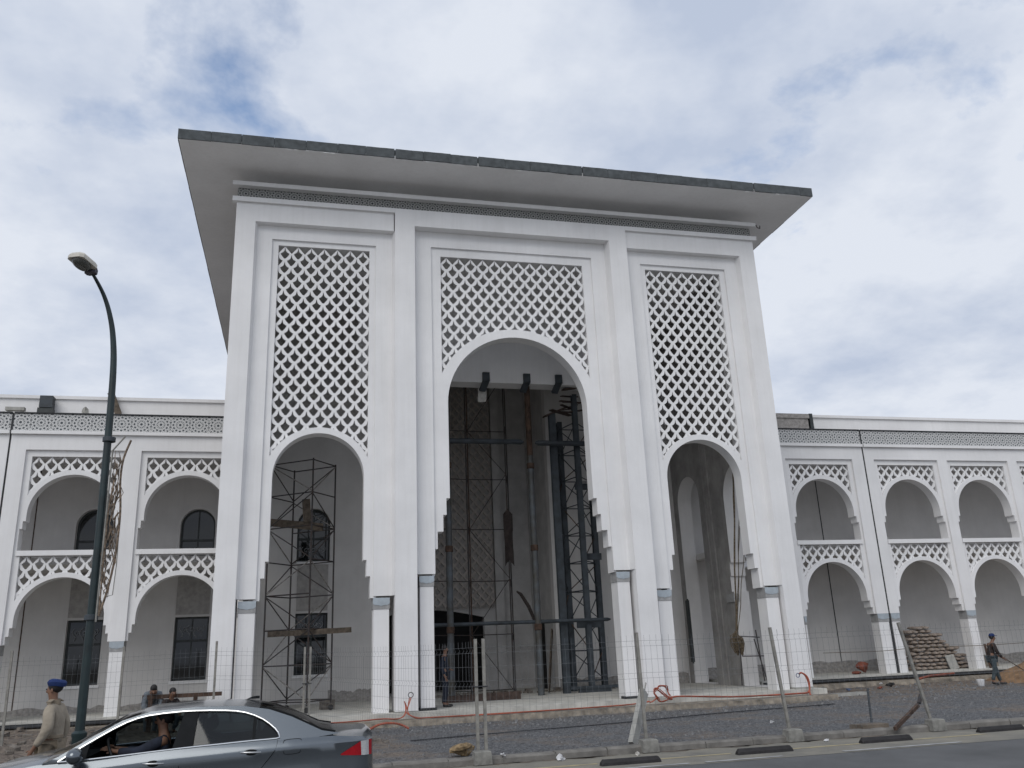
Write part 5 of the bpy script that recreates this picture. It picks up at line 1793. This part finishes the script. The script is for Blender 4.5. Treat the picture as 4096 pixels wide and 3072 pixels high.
cop = person('man in khaki uniform and blue beret walking behind the car', (-9.99, -11.4, -.42), math.pi - .15,
             dict(jaw=(.05, 0, 1.56), wrL=(.10, .27, .92), paL=(.14, .27, .85), elL=(-.05, .25, 1.15), wrR=(-.02, -.26, .90), paR=(-.02, -.26, .82), elR=(-.08, -.25, 1.15),
                  knL=(.10, .1, .50), anL=(-.05, .1, .12), toL=(.11, .1, .05), knR=(.0, -.1, .5), anR=(-.12, -.1, .12), toR=(.05, -.1, .05)), KHAKI, KHAKI2, scale=1.03, hat='beret', loose=1.14)
obj('collar', MB().lathe([(.085, -.03), (.082, .03), (.075, .035), (.07, -.02)], (0, 0, 0), 16), KHAKI2, cop, smooth=True, loc=(.01, 0, 1.475))
for sy in (-1, 1):
    obj('epaulette', MB().box(-.03, .03, -.06, .06, 0, .012), KHAKI2, cop, loc=(0, sy * .15, 1.492), rot=(-sy * .25, 0, 0))
obj('belt', MB().lathe([(.145, -.02), (.15, -.015), (.15, .02), (.145, .025)], (0, 0, 0), 20), KHAKI2, cop, smooth=True, loc=(0, 0, 1.04))
person('man in dark blue clothes standing inside the centre arch beside its left column', (-2.42, 1.25, 0.0), R(-20), dict(elL=(.03, .24, 1.15), wrL=(.15, .16, 1.05), paL=(.18, .12, 1.05)), NAVY, NAVY, scale=.99)
person('worker in brown top and jeans walking with a shovel before the right wing', (16.75, 1.1, -.31), R(-12),
       dict(ch=(.06, 0, 1.32), nk=(.12, 0, 1.46), jaw=(.19, 0, 1.53), hd=(.17, 0, 1.62), cr=(.16, 0, 1.70), shL=(.06, .17, 1.40), shR=(.06, -.17, 1.40), elL=(.16, .24, 1.14), wrL=(.32, .16, .98), paL=(.37, .13, .95),
            elR=(.1, -.25, 1.12), wrR=(.28, -.2, .92), paR=(.33, -.19, .89), knL=(.14, .1, .5), anL=(.22, .1, .1), toL=(.38, .1, .05), knR=(-.02, -.1, .5), anR=(-.18, -.1, .14), toR=(-.02, -.1, .05)), BROWNC, JEANS, scale=.97, hat='cap')
sh = thing('shovel', 'long handled shovel held by the worker before the sand heap', 'shovel', (17.1, 1.05, .55))
tubeo('handle', [(0, 0, .08), (1.25, .1, -.62)], .017, WOOD, sh)
obj('blade', MB().grid([[(1.22 + .3 * i / 4, .1 + .11 * k / 2 * (1 - .5 * (i / 4) ** 2), -.60 - .12 * i / 4 + .02 * abs(k)) for k in (-2, -1, 0, 1, 2)] for i in range(5)]), STEEL, sh, smooth=True)
crouch = dict(pel=(-.10, 0, .42), sp=(-.02, 0, .58), ch=(.10, 0, .76), nk=(.17, 0, .90), jaw=(.24, 0, .96), hd=(.23, 0, 1.05), cr=(.22, 0, 1.13), shL=(.11, .17, .84), shR=(.11, -.17, .84),
              elL=(.25, .24, .62), wrL=(.42, .15, .55), paL=(.47, .12, .53), elR=(.25, -.24, .62), wrR=(.42, -.15, .55), paR=(.47, -.12, .53),
              hiL=(-.1, .1, .40), hiR=(-.1, -.1, .40), knL=(.30, .16, .46), knR=(.30, -.16, .46), anL=(.08, .15, .1), anR=(.08, -.15, .1), toL=(.25, .16, .045), toR=(.25, -.16, .045))
person('worker crouching behind the car roof before the left wing, dark hair and brown top', (-9.92, -.2, -.20), R(-60), crouch, BROWNC, JEANS)
bend = dict(pel=(-.12, 0, .86), sp=(.02, 0, .97), ch=(.20, 0, 1.06), nk=(.36, 0, 1.12), jaw=(.45, 0, 1.10), hd=(.47, 0, 1.18), cr=(.50, 0, 1.26), shL=(.24, .17, 1.07), shR=(.24, -.17, 1.07),
            elL=(.34, .22, .82), wrL=(.42, .16, .60), paL=(.44, .14, .53), elR=(.34, -.22, .82), wrR=(.42, -.16, .60), paR=(.44, -.14, .53), hiL=(-.12, .09, .82), hiR=(-.12, -.09, .82),
            knL=(.02, .12, .48), knR=(-.02, -.12, .48))
person('worker in grey clothes bending over behind the car bonnet before the left wing', (-10.35, .0, -.24), R(-80), bend, GREYC, GREYC)
tag(obj('rusty_girder', MB().box(-10.55, -8.6, -.35, -.25, .70, .80).box(-10.4, -10.3, -.34, -.26, -.2, .70).box(-9.3, -9.2, -.34, -.26, -.2, .70), RUST), 'rusty girder on short legs beside the crouching worker before the left wing', 'girder')

# driver
drv = dict(pel=(0, 0, .18), sp=(-.03, 0, .34), ch=(-.05, 0, .54), nk=(-.04, 0, .69), jaw=(.0, 0, .755), hd=(-.02, 0, .845), cr=(-.03, 0, .925), shL=(-.04, .17, .61), shR=(-.04, -.17, .61),
           elL=(.20, .24, .50), wrL=(.46, .16, .52), paL=(.53, .13, .54), elR=(.16, -.22, .46), wrR=(.42, -.10, .52), paR=(.50, -.08, .54), hiL=(0, .1, .15), hiR=(0, -.1, .15), knL=(.45, .14, .26), knR=(.45, -.14, .26),
           anL=(.72, .12, -.02), anR=(.72, -.12, -.02), toL=(.88, .12, -.03), toR=(.88, -.12, -.03))
person('driver in dark clothes at the wheel of the grey car', (-5.75 - 2.50, -13.27 - .38, .08), math.pi, drv, NAVY, NAVY)
